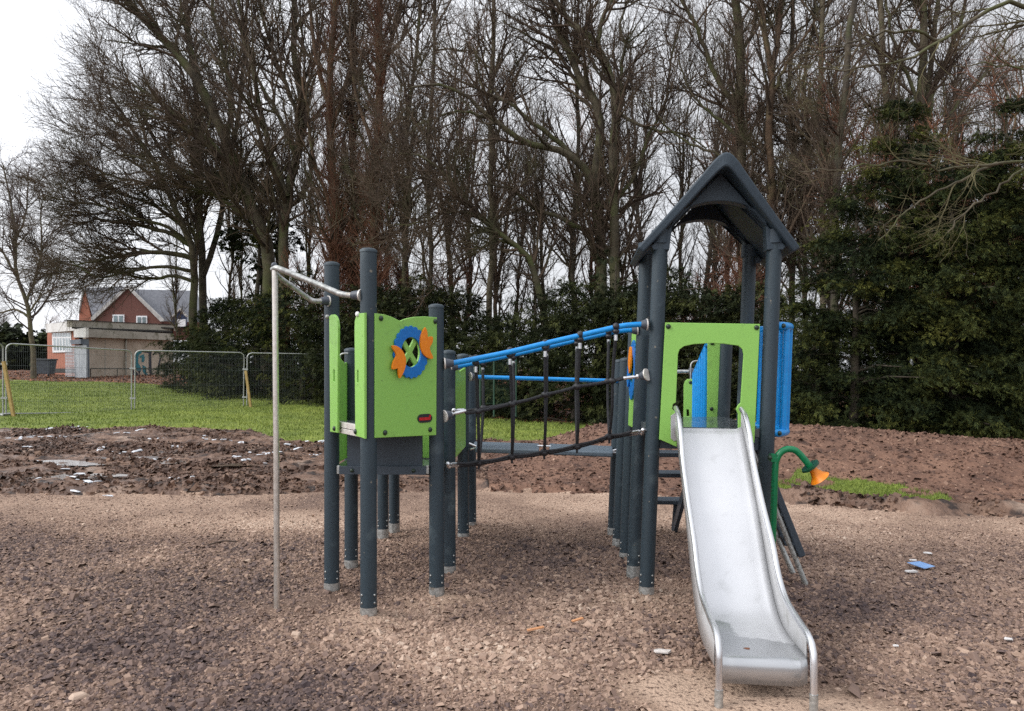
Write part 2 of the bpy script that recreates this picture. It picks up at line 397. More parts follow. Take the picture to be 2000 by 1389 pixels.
fr = [((929.4, 705), (934, 803)), ((996, 690), (1000, 789)), ((1065, 675), (1065, 771)), ((1133, 659), (1128, 755)), ((1203, 643), (1196, 744))]
bk = [((943, 708), (944, 797)), ((1003, 695), (1004, 787)), ((1068, 681), (1068, 771)), ((1127, 667), (1125, 756)), ((1189, 653), (1187, 745))]
bt = [(935, 904), (1000, 892), (1063, 884), (1127, 872), (1190, 853)]
net = MB(); knots = []; fer = []; clamps = []
for (t, mid), (t2, mid2), b in zip(fr, bk, bt):
    for (tp, md, Yt, Ym, bar) in ((t, mid, 5.40, 5.47, h1), (t2, mid2, 5.95, 5.87, h2)):
        a = U(*tp, Yt); c = U(*md, Ym); e = U(b[0], b[1], 5.66)
        net.tube([a - np.array([0, 0, .05]), (a + c) / 2, c], .0118, 8); net.tube(catmull([c, (c + e) / 2 + np.array([.003, (Ym - 5.66) * .25, 0]), e], 8), .0112, 8)
        knots.append((c, .027)); clamps.append((a, bar)); fer.append((a - np.array([0, 0, .028]), bar))
    e = U(b[0], b[1], 5.66); knots.append((e, .031)); net.tube([e, e - np.array([0, 0, .05])], .008, 8)
for ms, Y, ends in ((fr, 5.47, ((909, 807, 5.42), (1222, 738, 5.45))), (bk, 5.87, ((905, 803, 5.9), (1216, 738, 5.9)))):
    pts = [U(ends[0][0], ends[0][1], ends[0][2])] + [U(*m_, Y) for _, m_ in ms] + [U(ends[1][0], ends[1][1], ends[1][2])]
    for i in range(len(pts) - 1): net.tube([pts[i], (pts[i] + pts[i + 1]) / 2 - np.array([0, 0, .004]), pts[i + 1]], .0115, 8)
for dy, dz in ((-.02, .012), (.02, -.012)):
    pts = [U(893, 908, 5.5)] + [U(x, y, 5.66) for x, y in bt] + [U(1234, 845, 5.55)]
    for i in range(len(pts) - 1): net.tube(catmull([pts[i] + np.array([0, dy, dz]), (pts[i] + pts[i + 1]) / 2 + np.array([0, dy * 1.3, dz * .8 - .006]), pts[i + 1] + np.array([0, dy, dz])], 7), .0100, 8)
no = net.build('rope_net', M['rope'], ps)
for c, r in knots: MB().ball(c, r, 10, 7, (1.15, 1, .85)).build('rope_clamp', M['black'], no)
for a, bar in clamps:
    MB().ball(a + np.array([0, 0, .019]), .026, 10, 7).build('rail_clamp', M['black'], bar); MB().ball(a - np.array([0, 0, .015]), .027, 10, 7, (1, 1, .7)).build('rail_clamp', M['black'], bar)
for a, bar in fer: MB().tube([a - np.array([0, 0, .052]), a - np.array([0, 0, .012])], .0135, 12).build('ferrule', M['chrome'], no)
def shackle(p0, p1, Y0, Y1, parent):
    a = U(*p0, Y0); b = U(*p1, Y1); d = (b - a) / np.linalg.norm(b - a)
    MB().tube([a + (b - a) * .35, b], .0125, 12).build('ferrule', M['chrome'], parent)
    m = MB(); m.tube([a - d * .01, a + (b - a) * .4], .008, 8); m.ball(a + (b - a) * .12, .018, 10, 6, (1, .6, 1)); m.build('shackle', M['chrome'], parent)
cone((867, 813), (880, 810), 5.36, 5.4, .040, .026, no); shackle((878, 810), (910, 802.5), 5.40, 5.43, no); shackle((884, 802), (906, 801), 5.86, 5.89, no)
shackle((872, 907), (894, 906), 5.40, 5.5, no); shackle((875, 911), (895, 909), 5.46, 5.52, no)
cone((1263, 732), (1252, 735), 5.40, 5.43, .040, .026, no); shackle((1250, 735), (1218, 739), 5.43, 5.45, no)
shackle((1260, 840), (1232, 845), 5.42, 5.55, no); shackle((1257, 845), (1230, 849), 5.5, 5.6, no)
# stepping boards of the rear bridge
for xa, ya, xb, yb in ((926, 862, 1053, 866), (1073, 866, 1197, 871)):
    a = U(xa, ya, 7.42); b = U(xb, yb, 7.42); c = U(xb, yb + 13, 6.98); d = U(xa, ya + 13, 6.98)
    m = MB(); top = [d, c, b, a]; ins = np.mean(top, axis=0)
    t2 = [ins + (p - ins) * .985 for p in top]; dn = np.array([0, 0, .045])
    m.add(top + [p - dn for p in top], [(0, 1, 2, 3), (7, 6, 5, 4), (0, 4, 5, 1), (1, 5, 6, 2), (2, 6, 7, 3), (3, 7, 4, 0)])
    m.build('bridge_step', M['step'], ps, bevel=.012)
for x0, y0, x1, y1, Y in ((916, 866, 930, 872, 7.0), (918, 878, 930, 875, 7.0), (1212, 876, 1196, 881, 7.2), (1210, 886, 1196, 884, 7.1), (1050, 871, 1076, 872, 7.2)):
    MB().tube([U(x0, y0, Y), U(x1, y1, Y)], .010, 10).build('shackle', M['chrome'], ps)

# --- tower with roof
plT = Plane(P1, P3, KT, .035)
out = [(1299, 630), (1484, 633), (1473, 865), (1443, 865), (1441, 842), (1441, 808), (1437, 800), (1441, 791), (1446, 787), (1452, 692), (1450, 683), (1442, 675.5), (1415, 672), (1390, 670.5), (1355, 672.5), (1336, 676.5), (1327, 683), (1324, 692), (1320, 786), (1314, 790), (1313, 799), (1320, 806), (1322, 873), (1287, 858)]
tp = slab(plT, [plT.pxs(out)], -.009, .009).build('slide_panel', M['green'], ps)
tp['label'] = 'lime green board with arched opening over the slide'
for x, y in ((1305, 638), (1477, 640)): bolt(plT, *plT.px(x, y), .010, tp)
cT = (P1 + P3 + P4 + P2) / 4
deck([inset(p, cT, 1.0) for p in (P1 + np.array([.03, .0]), P3 + np.array([-.03, 0]), P4, P8, P5, P2)], 1.205, .06, M['wetdeck'], 'platform', KT)
plU = Plane(P1, P3, KT, -.02); slab(plU, [[(.04, 1.05), (.75, 1.05), (.75, 1.14), (.04, 1.14)]], -.01, .01, .002).build('deck_beam', M['dark'], ps)
# side play panel between back-left posts
plS = Plane(P2, P5, KT, .02, (-1, -.2))
sp = slab(plS, [[(.04, 1.14), (plS.L - .04, 1.14), (plS.L - .04, 1.93), (.04, 1.93)]], -.009, .009).build('side_panel', M['green'], ps)
gear(plS, plS.L / 2, 1.60, sp, .155, .08, 1.5)
slab(plS, [arc(plS.L * .62, 1.68, .06, .11, 0, 360, 20)[:-1]], .024, .040, .002).build('tulip', M['orange'], sp)
slab(plS, [arc(plS.L * .72, 1.55, .05, .09, 0, 360, 20)[:-1]], .024, .040, .002).build('gear', M['gearblue'], sp)
# inner boards seen through the opening
q1 = xy(U(1381, 760, 6.70)); q2 = xy(U(1412, 760, 6.66)); plI = Plane(q1, q2, 0, 0)
slab(plI, [[(0, 1.15), (plI.L, 1.15), (plI.L, 1.98), (0, 1.98)]], -.009, .009).build('side_panel', M['green'], ps)
for v in (1.27, 1.84): bolt(plI, plI.L * .3, v, .01, ps)
s1 = xy(U(1382, 760, 6.72)); s2 = xy(U(1356, 760, 7.7)); plB = Plane(s1, s2, 0, 0, (-1, -.3))
bb = MB()
for i in range(6):
    u = plB.L * (i + .5) / 6; vt = 1.83 - .28 * (i + .5) / 6
    bb.tube([plB.pt(u, 1.10), plB.pt(u, vt)], .030, 10)
bb.tube([plB.pt(0, 1.84), plB.pt(plB.L, 1.56)], .024, 10); bb.tube([plB.pt(plB.L, 1.56), plB.pt(plB.L, 1.36)], .022, 10)
bb.build('stair_barrier', M['blue'], ps)
e1 = xy(U(1335, 780, 7.75)); e2 = xy(U(1355, 780, 7.7)); plE = Plane(e1, e2, 0, 0)
o = slab(plE, [plE.pxs([(1335, 830), (1335.5, 752), (1338, 744), (1343, 740.5), (1350, 740), (1356, 740), (1356, 830)]), plE.pxs([(1341, 800), (1346, 800), (1346.5, 813), (1341.5, 813)])], -.009, .009).build('entry_board', M['green'], ps)
bolt(plE, *plE.px(1349, 747), .01, o)
MB().tube([U(1318, 726, 7.8), U(1347, 726, 7.8)], .0195, 12).build('grab_rail', M['galv'], ps); MB().tube([U(1345, 726, 7.8), U(1354, 726, 7.8)], [.034, .034], 14).build('cone_mount', M['cap'], ps)
MB().tube(catmull([U(1349, 742, 7.75), U(1349, 716, 7.75), U(1353, 707, 7.75), U(1362, 705, 7.75), U(1370, 706, 7.75)], 16), .008, 8).build('grab_hoop', M['galv'], ps)

# roof
cR = (P1 + P3 + P2 + P4) / 4; ud = (P3 - P1) / np.linalg.norm(P3 - P1); fd = np.array([ud[1], -ud[0]])
cR = (P1 + P3) / 2 - fd * .35
def rp(u, z, w):
    q = cR + ud * u + fd * w; return (q[0], q[1], z)
oc = [(.558, 2.463), (.420, 2.622), (.285, 2.782), (.150, 2.945), (.085, 3.026), (.05, 3.060), (.025, 3.077), (0, 3.083)]
ic = [(.515, 2.430), (.375, 2.585), (.240, 2.738), (.110, 2.888), (.052, 2.950), (.03, 2.970), (.015, 2.980), (0, 2.985)]
oc = oc + [(-u, z) for u, z in oc[-2::-1]]; ic = ic + [(-u, z) for u, z in ic[-2::-1]]
m = MB(); n = len(oc); vs = []
ws = lambda z: .43 + .17 * (z - 2.49) / .59
for s in (1, -1):
    for lst in (oc, ic):
        vs += [rp(u, z, s * ws(zo)) for (u, z), (_, zo) in zip(lst, oc)]
fs = []
for i in range(n - 1):
    a, b = i, i + 1
    fs += [(a, b, n + b, n + a), (2 * n + a, 3 * n + a, 3 * n + b, 2 * n + b), (a, 2 * n + a, 2 * n + b, b), (n + a, n + b, 3 * n + b, 3 * n + a)]
fs += [(0, n, 3 * n, 2 * n), (n - 1, 3 * n - 1, 4 * n - 1, 2 * n - 1)]
m.add(vs, fs, False)
ro = m.build('roof', M['roof'], ps, KT, bevel=.012)
for w in (.345, -.345):
    a = cR + fd * w - ud * .5; pl = Plane(a, a + ud, KT, 0, (0, -1)); sg = 1 if np.dot(pl.d, ud) > 0 else -1
    ol = [(.462, 2.475), (.0, 2.992), (-.462, 2.475), (-.445, 2.45), (-.335, 2.45), (-.325, 2.57)] + [(.325 * math.cos(R(t)) , 2.59 + .205 * math.sin(R(t))) for t in range(172, 0, -12)] + [(.325, 2.57), (.335, 2.45), (.445, 2.45)]
    slab(pl, [[(.5 + u, z) for u, z in ol]], -.055, .055, .006).build('gable_board', M['roof'], ro)
for p in (P1, P2, P3, P4):
    MB().tube([(p[0], p[1], 2.50), (p[0], p[1], 2.595)], PR + .013, 24).build('post_sleeve', M['roof'], ro, KT)

# bulged blue barrier on the far side of the tower
bz0, bz1 = 1.175, 1.925
bc = catmull([(P3[0] + .03, P3[1] + .02, 0), (1.85, 5.40, 0), (1.935, 5.52, 0), (1.965, 5.70, 0), (1.935, 5.90, 0), (1.85, 6.02, 0), (P4[0], P4[1], 0)], 60)
br = MB()
o = bpy.data.objects.new('barrier', None); C.objects.link(o); o.parent = ps
for z in (bz0, bz1): MB().tube([(p[0], p[1], z) for p in bc], .030, 12).build('barrier_rail', M['blue'], o, KT)
for i in (9, 17, 25, 33, 41, 49):
    p = bc[i]; MB().tube([(p[0], p[1], bz0), (p[0], p[1], bz1)], .025, 12).build('barrier_bar', M['blue'], o, KT)
for z in (bz0, bz1): MB().ball((bc[4][0], bc[4][1] - .028, z), .017, 10, 6).build('bolt', M['bolt'], o, KT)

# speaking tube
Yh = 5.15
hp = [(1503, 1196), (1507, 1100), (1510.5, 1010), (1514, 915), (1516.5, 899), (1521.5, 887.5), (1530, 880), (1542, 877), (1554, 880), (1563, 888), (1572, 898.5), (1582, 911)]
ht = MB().tube(catmull([U(x, y, Yh) for x, y in hp], 60), .0225, 16).build('speaking_tube', M['horn_green'], ps)
a = U(1581, 909, Yh); b = U(1603, 937, Yh); d = (b - a) / np.linalg.norm(b - a)
MB().tube([a + d * .002, a + d * .016], .066, 8).build('flange', M['flange'], ht)
MB().tube([a + d * .016, a + d * .05, a + d * .082, a + d * .105, a + d * .112], [.026, .029, .042, .064, .070], 24, False).build('horn', M['orange'], ht)
m = MB(); c = U(1504, 894, Yh); e = U(1515, 894, Yh); m.beam(c, e, .05, .05); m.build('bracket', M['horn_green'], ht)
MB().ball(U(1503.5, 894, Yh - .03), .016, 10, 6).build('bolt', M['bolt'], ht)

# rear steps
for y, Y, x0 in ((888, 6.9, 1272), (928, 7.2, 1274), (981, 7.5, 1270)):
    a = U(x0, y, Y); m = MB(); m.box((a[0] + .42, Y + .1, a[2]), (.84, .24, .04)); m.build('stair_tread', M['dark'], ps, bevel=.006)
for x in (1321, 1440):
    a = U(x + 6, 880, 6.8); b = G(x - 8, 1036); b[2] = -.05; X = b[0]
    m = MB(); m.beam((X + .03, 6.75, .98), (X, 7.62, .0), .035, .09, (0, 1, .3)); m.tube([(X, 7.55, .28), (X, 7.66, -.1)], .022, 8); m.build('stringer', M['dark'], ps)

# climbing ladder at the far side
pa, pb = G(1573, 1140), G(1551, 1124); pb = U(1551, 1124, 6.12)
t1, t2 = np.array([1.80, 5.86, 1.10]), np.array([1.80, 6.30, 1.10])
for t, p in ((t1, pa), (t2, pb)):
    d = (p - t) / np.linalg.norm(p - t)
    o = MB().tube([t, p + d * .1], .021, 12).build('ladder_rail', M['galv'], ps)
    m = MB(); q = np.array([.035, 0, .05]); m.beam(t + q, t + d * 1.02 + q, .055, .05, (0, 1, 0)); m.build('ladder_beam', M['dark'], o, bevel=.01)
for f in (.15, .35, .55, .75):
    MB().tube([t1 + (pa - t1) * f + np.array([.02, -.02, .03]), t2 + (pb - t2) * f + np.array([.02, .02, .03])], .017, 10).build('rung', M['dark'], ps)
m = MB(); m.ball(U(1550, 1063, 5.92), .018, 10, 6, (.6, .6, 1.4)); m.build('hand_hold', M['green'], ps)

# --- slide
la, ra = G(1397, 1362), G(1578, 1371)
tl, tr = U(1320, 797, 5.31), U(1448, 796, 5.28)
pL = Plane(tl, la, 0, 0, (-1, 0)); pRt = Plane(tr, ra, 0, 0, (-1, 0))
railpx = [(1320, 797), (1325, 812), (1330, 850), (1333, 890), (1339, 940), (1345.5, 988), (1356, 1058), (1363, 1118), (1372, 1165), (1387, 1206), (1397, 1230), (1402, 1250)]
seam = [(1452, 846), (1461.7, 900), (1470, 945), (1482.8, 1016), (1500, 1118), (1508, 1158), (1519, 1203), (1536, 1242), (1571, 1286)]
RL = [pL.px(*p) for p in railpx]; SM = [pRt.px(*p) for p in seam]
PROF_DEBUG = (RL, SM)
# bed profile from the seam, smoothed
def interp(l, u):
    xs = [a for a, _ in l]; ys = [b for _, b in l]; return float(np.interp(u, xs, ys))
Ls = min(pL.L, pRt.L)
bed = [(0.0, 1.198), (.05, 1.19)] + [(u, z) for u, z in SM if u > .1]
bedc = catmull([(u, z, 0) for u, z in bed], 60)
railc = catmull([(u, z, 0) for u, z in RL], 60)
def SP(u, side, z, inset_=0.0):   # side 0..1 across the slide
    fa = u / Ls
    a = np.array([tl[0], tl[1]]) * (1 - fa) + np.array([la[0], la[1]]) * fa; b = np.array([tr[0], tr[1]]) * (1 - fa) + np.array([ra[0], ra[1]]) * fa
    q = a + (b - a) * side; return np.array([q[0], q[1], z])
M['steel'] = mat('brushed_slide_steel', lin((206, 207, 210)), lin((222, 223, 226)), scale=3, rough=0.36, metal=0.9, rough_var=(5, .30, .42))
M['sheet'] = mat('brushed_side_sheet', lin((190, 191, 193)), lin((202, 203, 205)), scale=3, rough=0.5, metal=0.25, spots=[(lin((166, 166, 164)), 8, .55, .75)])
def slide_bed_mat():
    m = mat('wet_slide_steel', lin((210, 211, 214)), lin((220, 221, 224)), scale=2.5, rough=0.45, metal=0.6, spots=[(lin((202, 203, 205)), 11, .58, .8, .6), (lin((120, 116, 108)), 70, .73, .76)])
    nt = m.node_tree; N = nt.nodes; L = nt.links; p = N['Principled BSDF']
    tc = N.new('ShaderNodeTexCoord'); at = N.new('ShaderNodeAttribute'); at.attribute_name = 'along'
    no = N.new('ShaderNodeTexNoise'); no.inputs['Scale'].default_value = 7; no.inputs['Detail'].default_value = 8; L.new(tc.outputs['Object'], no.inputs['Vector'])
    ma = N.new('ShaderNodeMath'); ma.operation = 'MULTIPLY_ADD'; ma.inputs[1].default_value = .26; L.new(no.outputs['Fac'], ma.inputs[0]); L.new(at.outputs['Fac'], ma.inputs[2])
    mr = N.new('ShaderNodeMapRange'); mr.inputs['From Min'].default_value = .885; mr.inputs['From Max'].default_value = .905; L.new(ma.outputs[0], mr.inputs['Value'])
    old = p.inputs['Base Color'].links[0].from_socket
    mx = N.new('ShaderNodeMix'); mx.data_type = 'RGBA'; L.new(mr.outputs['Result'], mx.inputs['Factor']); L.new(old, mx.inputs['A']); mx.inputs['B'].default_value = lin((180, 182, 185)); L.new(mx.outputs['Result'], p.inputs['Base Color'])
    m2 = N.new('ShaderNodeMapRange'); m2.inputs['To Min'].default_value = .45; m2.inputs['To Max'].default_value = .3; L.new(mr.outputs['Result'], m2.inputs['Value']); L.new(m2.outputs['Result'], p.inputs['Roughness'])
    return m
M['bed'] = slide_bed_mat()
V = []; al = []; ncx = 13
endu, endz = bedc[-1][0], bedc[-1][1]
prof = [(u, z) for u, z, _ in bedc] + [(endu + .025, endz - .002), (endu + .042, endz - .012), (endu + .050, endz - .03), (endu + .046, .070)]
for i, (u, z) in enumerate(prof):
    for j in range(ncx):
        f = j / (ncx - 1); e = min(f, 1 - f); zz_ = z + max(0, (.035 - e * .44)) * .5
        V.append(SP(u, .004 + .992 * f, zz_)); al.append(u / endu + .22 * (.5 - f))
q = [(i * ncx + j, i * ncx + j + 1, (i + 1) * ncx + j + 1, (i + 1) * ncx + j) for i in range(len(prof) - 1) for j in range(ncx - 1)]
sl = bpy.data.objects.new('slide', None); C.objects.link(sl); sl.parent = ps; sl.location = (0, 0, 0)
sl['label'] = 'stainless steel slide with wet lower end'
me = np_mesh('slide_bed', np.array(V) - ORG[ps.name], quads=q, smooth=True, attrs={'along': al}); me.materials.append(M['bed'])
o = bpy.data.objects.new('slide_bed', me); C.objects.link(o); o.parent = sl
sd = o.modifiers.new('thick', 'SOLIDIFY'); sd.thickness = .004; sd.offset = -1
for side, base, s in ((0.0, la, -1), (1.0, ra, 1)):
    pts = [SP(u, side, z) for u, z, _ in railc]
    uu, zl = railc[-1][0], railc[-1][1]
    b0 = SP(uu + .028, side, zl - .035); b1 = SP(uu + .036, side, zl - .08)
    foot = np.array([base[0], base[1], -.1]); top = np.array([b1[0], b1[1], .1])
    path = np.vstack([pts, [b0, b1, top, np.array([top[0], top[1], -.1])]])
    MB().tube(path, .0168, 14).build('side_rail', M['steel'], sl)
    # side sheet from rail down below the bed
    vs = []; n = 50; us = np.linspace(.0, endu + .03, n)
    for u in us:
        zt_ = interp([(a, b) for a, b, _ in railc], min(u, uu)) ; zb_ = interp([(a, b) for a, b, _ in bedc], min(u, endu)) - .045
        zb_ = max(zb_, .055); zt_ = max(zt_, zb_ + .02)
        if u > uu: zt_ = min(zt_, zl - (u - uu) * .6)
        for w in (0, 1):
            sf = side + (-.004 if side == 0 else .004) * (1 if w else -1)
            vs += [SP(u, sf, zt_), SP(u, sf, zb_)]
    fs = []
    for i in range(n - 1):
        k = i * 4; fs += [(k, k + 1, k + 5, k + 4), (k + 2, k + 6, k + 7, k + 3), (k + 1, k + 3, k + 7, k + 5), (k, k + 4, k + 6, k + 2)]
    MB().add(vs, fs, True).build('side_sheet', M['sheet'], sl)
    MB().tube([np.array([top[0], top[1], -.12]), np.array([top[0], top[1], .075])], .0205, 14).build('foot', M['galv'], sl)
plK = Plane(P1, P3, KT, .046)
slab(plK, [plK.pxs([(1310, 812), (1320, 806), (1322, 860), (1316, 862), (1310, 856)])], -.002, .002, .001).build('cheek_plate', M['steel'], sl)
# debris on the slide
def leafy(name, p, r, m, label, cat, n=7, flat=.25, seed=1, group=None):
    rr = random.Random(seed); b = MB(); vs = []; 
    for k in range(n):
        t = 2 * math.pi * k / n; q = r * rr.uniform(.55, 1.1); vs.append((p[0] + q * 1.5 * math.cos(t), p[1] + q * math.sin(t), p[2] + r * flat * rr.uniform(.2, 1)))
    b.add(vs + [(p[0], p[1], p[2] + r * flat)] + [(a[0], a[1], p[2] - .002) for a in vs], [(k, (k + 1) % n, n) for k in range(n)] + [(k, n + 1 + k, n + 1 + (k + 1) % n, (k + 1) % n) for k in range(n)])
    o = b.build(name, m); tag(o, label, cat, group); return o
M['leaf'] = mat('dead_leaf', lin((104, 62, 44)), lin((134, 84, 56)), scale=60, rough=.7)
pf = SP(.93 * endu, .42, interp([(a, b) for a, b, _ in bedc], .93 * endu) + .004)
leafy('fallen_leaf', pf, .014, M['leaf'], 'small brown leaf lying on the wet end of the slide', 'leaf')
#@@PART3
# ------------------------------------------------------------------ world and sun
SUN_EL, SUN_AZ = R(40), R(-108)      # azimuth from +Y towards +X; the bright side of the sky is to the left
w = bpy.data.worlds.new('World'); SC.world = w; w.use_nodes = True
N = w.node_tree.nodes; L = w.node_tree.links; bg = N['Background']; bg.inputs['Strength'].default_value = 0.080
sk = N.new('ShaderNodeTexSky'); sk.sky_type = 'NISHITA'; sk.sun_disc = False; sk.sun_elevation = SUN_EL; sk.sun_rotation = SUN_AZ
sk.air_density = 1.0; sk.dust_density = 4.0
tc = N.new('ShaderNodeTexCoord'); sx = N.new('ShaderNodeSeparateXYZ'); L.new(tc.outputs['Generated'], sx.inputs[0])
sd_ = Vector((math.sin(SUN_AZ) * math.cos(SUN_EL), math.cos(SUN_AZ) * math.cos(SUN_EL), math.sin(SUN_EL)))
dt = N.new('ShaderNodeVectorMath'); dt.operation = 'DOT_PRODUCT'; L.new(tc.outputs['Generated'], dt.inputs[0]); dt.inputs[1].default_value = sd_
mr = N.new('ShaderNodeMapRange'); mr.inputs['From Min'].default_value = -.4; mr.inputs['From Max'].default_value = .9; mr.inputs['To Min'].default_value = 8.0; mr.inputs['To Max'].default_value = 17.0
L.new(dt.outputs['Value'], mr.inputs['Value'])
no = N.new('ShaderNodeTexNoise'); no.inputs['Scale'].default_value = 2.2; no.inputs['Detail'].default_value = 5; L.new(tc.outputs['Generated'], no.inputs['Vector'])
m2 = N.new('ShaderNodeMapRange'); m2.inputs['To Min'].default_value = .9; m2.inputs['To Max'].default_value = 1.1; L.new(no.outputs['Fac'], m2.inputs['Value'])
mu = N.new('ShaderNodeMath'); mu.operation = 'MULTIPLY'; L.new(mr.outputs['Result'], mu.inputs[0]); L.new(m2.outputs['Result'], mu.inputs[1])
vs_ = N.new('ShaderNodeVectorMath'); vs_.operation = 'SCALE'; vs_.inputs[0].default_value = (.965, .985, 1.03); L.new(mu.outputs[0], vs_.inputs['Scale'])
mx = N.new('ShaderNodeMix'); mx.data_type = 'RGBA'; mx.inputs['Factor'].default_value = .88
L.new(sk.outputs['Color'], mx.inputs['A']); L.new(vs_.outputs['Vector'], mx.inputs['B']); L.new(mx.outputs['Result'], bg.inputs['Color'])
ld = bpy.data.lights.new('sun', 'SUN'); ld.energy = 1.25; ld.angle = R(24); ld.color = (1, .965, .92)
lo = bpy.data.objects.new('sun', ld); C.objects.link(lo); lo.rotation_euler = sd_.to_track_quat('Z', 'Y').to_euler()
SC.view_settings.view_transform = 'Standard'; SC.view_settings.look = 'None'; SC.view_settings.exposure = 0.42; SC.view_settings.gamma = 1.0
try:
    SC.cycles.max_bounces = 6; SC.cycles.diffuse_bounces = 3; SC.cycles.glossy_bounces = 3; SC.cycles.transparent_max_bounces = 8
    SC.cycles.use_denoising = False; SC.cycles.caustics_reflective = False; SC.cycles.caustics_refractive = False
except Exception: pass

# ------------------------------------------------------------------ ground
def YS(a): return np.interp(a, [-300, 0, 300, 640, 950, 1200, 1540, 1750, 2000, 2400], [9.1, 9.2, 9.35, 9.7, 9.96, 9.7, 9.24, 8.85, 8.5, 7.9])
def YM(a): return np.interp(a, [-300, 0, 300, 500, 560, 640, 1000, 1150, 1250, 2400], [17.2, 17.4, 18.2, 17.4, 15.2, 15.6, 15.8, 16.2, 17, 17])
def YL(a): return np.interp(a, [-300, 0, 250, 450, 560, 700, 1000, 1200, 1500, 2400], [44, 43, 42, 35, 31.5, 27, 22.6, 20, 17.5, 16])
def MH(a): return np.interp(a, [820, 900, 1000, 1100, 1180, 1250, 1400, 1560, 1800, 2000, 2600], [0, .05, .14, .40, .58, .66, .66, .64, .56, .48, .46])
def MY(a): return np.interp(a, [800, 1100, 1200, 1560, 2000, 2400], [12.6, 12.6, 12.8, 12.0, 11.2, 10.5])
def YF(a): return np.interp(a, [1440, 1490, 1560, 1700, 1850, 1930, 2400], [9.3, 9.9, 10.35, 10.0, 9.35, 8.6, 7.0])
def sstep(t): t = np.clip(t, 0, 1); return t * t * (3 - 2 * t)
def region_height(x, y):
    a = 1000 + 1500 * x / y
    j = fbm(x * 1.3, y * 1.3, 4, 11) * .45
    ys = YS(a) + j; ym = YM(a) + fbm(x * .9, y * .9, 4, 21) * 2.2; yl = YL(a) + fbm(x * .6, y * .6, 3, 31) * 4
    yf = YF(a) + fbm(x * 2, y * 2, 4, 41) * .6; my = MY(a)
    reg = np.zeros(x.shape, int)
    out = y > ys
    reg[out] = 1
    lawn = out & (y > ym); reg[lawn] = 2
    reg[(y > yl) & out] = 3
    mound = out & (MH(a + fbm(x, y, 3, 51) * 60) > .10) & (y < my + 3.0) & (y > np.where(a > 1470, yf, 0)); reg[mound] = 4
    cut = out & (a > 1440) & (y < ys + .30); reg[cut] = 1
    strip = out & (a > 1470) & (y <= yf) & ~cut; reg[strip] = np.where(fbm(x * 2.2, y * 2.2, 4, 42)[strip] > -.13, 5, 4)
    # heights
    z = fbm(x * .55, y * .55, 3, 5) * .05 + fbm(x * 3, y * 3, 4, 6) * .022 + fbm(x * 11, y * 11, 3, 8) * .012
    for p, hgt, rr in [((*q,), .03, .22) for q in (A, B, Cc, D, E, P1, P5, Fp, Gp)]:
        z = z + hgt * 1.35 * np.exp(-((x - p[0]) ** 2 + (y - p[1]) ** 2) / rr ** 2)
    rise = np.clip(y - 22, 0, 32) * .0196 + np.clip(y - 54, 0, 500) * .004
    t = sstep((y - ys) / .16)
    mudlump = fbm(x * 1.5, y * 2.1, 5, 61, .5) * .20 + np.abs(fbm(x * 5, y * 5, 4, 62)) * .09
    edge = np.exp(-((y - ys - .25) / .3) ** 2) * np.where(a > 1440, .07, .04)
    zo = np.where(reg == 1, .05 + mudlump + edge, np.where(reg == 3, .03 + fbm(x * 2, y * 2, 4, 63) * .12, .07 + fbm(x * 1.2, y * 1.2, 3, 64) * .05 + fbm(x * 6, y * 6, 3, 65) * .025))
    hm = MH(a + fbm(x * .8, y * .8, 3, 52) * 90)
    d = (y - my) / np.where(y < my, np.where(a > 1400, 1.25, 1.55), 2.2)
    mz = hm * np.exp(-np.abs(d) ** 2.4) * (1 + fbm(x * .9, y * .9, 3, 66) * .35)
    rough = (np.clip(hm * 3, 0, 1) * np.exp(-d * d * .6)) * (fbm(x * 3, y * 3, 5, 67, .55) * .10 + np.abs(fbm(x * 7, y * 7, 3, 68)) * .05)
    zo = zo + mz + np.where(out, rough, 0)
    zo = np.where(reg == 5, .105 + fbm(x * 5, y * 5, 3, 69) * .03 + mz, zo)
    return reg, z * (1 - t) + (zo + rise) * t
def zone(x, y):
    a = 1000 + 1500 * x / y
    p = fbm(x * .9 + 3, y * .9, 4, 71) * 1.9 + fbm(x * 3, y * 3, 3, 72) * .6
    for px, py, rw, k in ((250, 1340, 1.0, .45), (120, 1090, .8, .4), (700, 1330, .7, .3), (1640, 1190, .55, .5), (1600, 1300, .4, .4), (1300, 1290, .4, .25), (1890, 1330, .4, .2)):
        g = G(px, py); p = p + k * np.exp(-((x - g[0]) ** 2 + (y - g[1]) ** 2) / rw ** 2)
    for px, py, rw, k in ((1100, 1250, .9, .45), (850, 1290, .5, .4), (1800, 1080, 1.2, .4), (720, 1215, .25, .6), (545, 1190, .3, .5), (853, 1175, .3, .5), (1260, 1175, .4, .3), (1450, 1375, .42, 1.1), (1340, 1350, .25, .8), (1600, 1385, .3, .9)):
        g = G(px, py); p = p - k * np.exp(-((x - g[0]) ** 2 + (y - g[1]) ** 2) / rw ** 2)
    p = p - .65 * sstep((y - 6.8) / 1.0)
    return p
def sand(x, y):
    s = np.clip(fbm(x * 1.6, y * 1.6, 4, 73) * 2.6 - .55, 0, 1)
    for px, py, rw, k in ((720, 1215, .22, .9), (545, 1188, .24, .9), (853, 1172, .2, .9), (1262, 1172, .22, .8), (648, 1165, .18, .7), (1340, 1352, .28, 1.2), (1480, 1372, .38, 1.3), (1620, 1385, .3, 1.0), (905, 1062, .2, .5), (686, 1118, .2, .5)):
        g = G(px, py); s = s + k * np.exp(-(((x - g[0]) / 1.3) ** 2 + (y - g[1]) ** 2) / rw ** 2)
    return np.clip(s + .75 * sstep((y - 7.4) / 1.0), 0, 1.2)

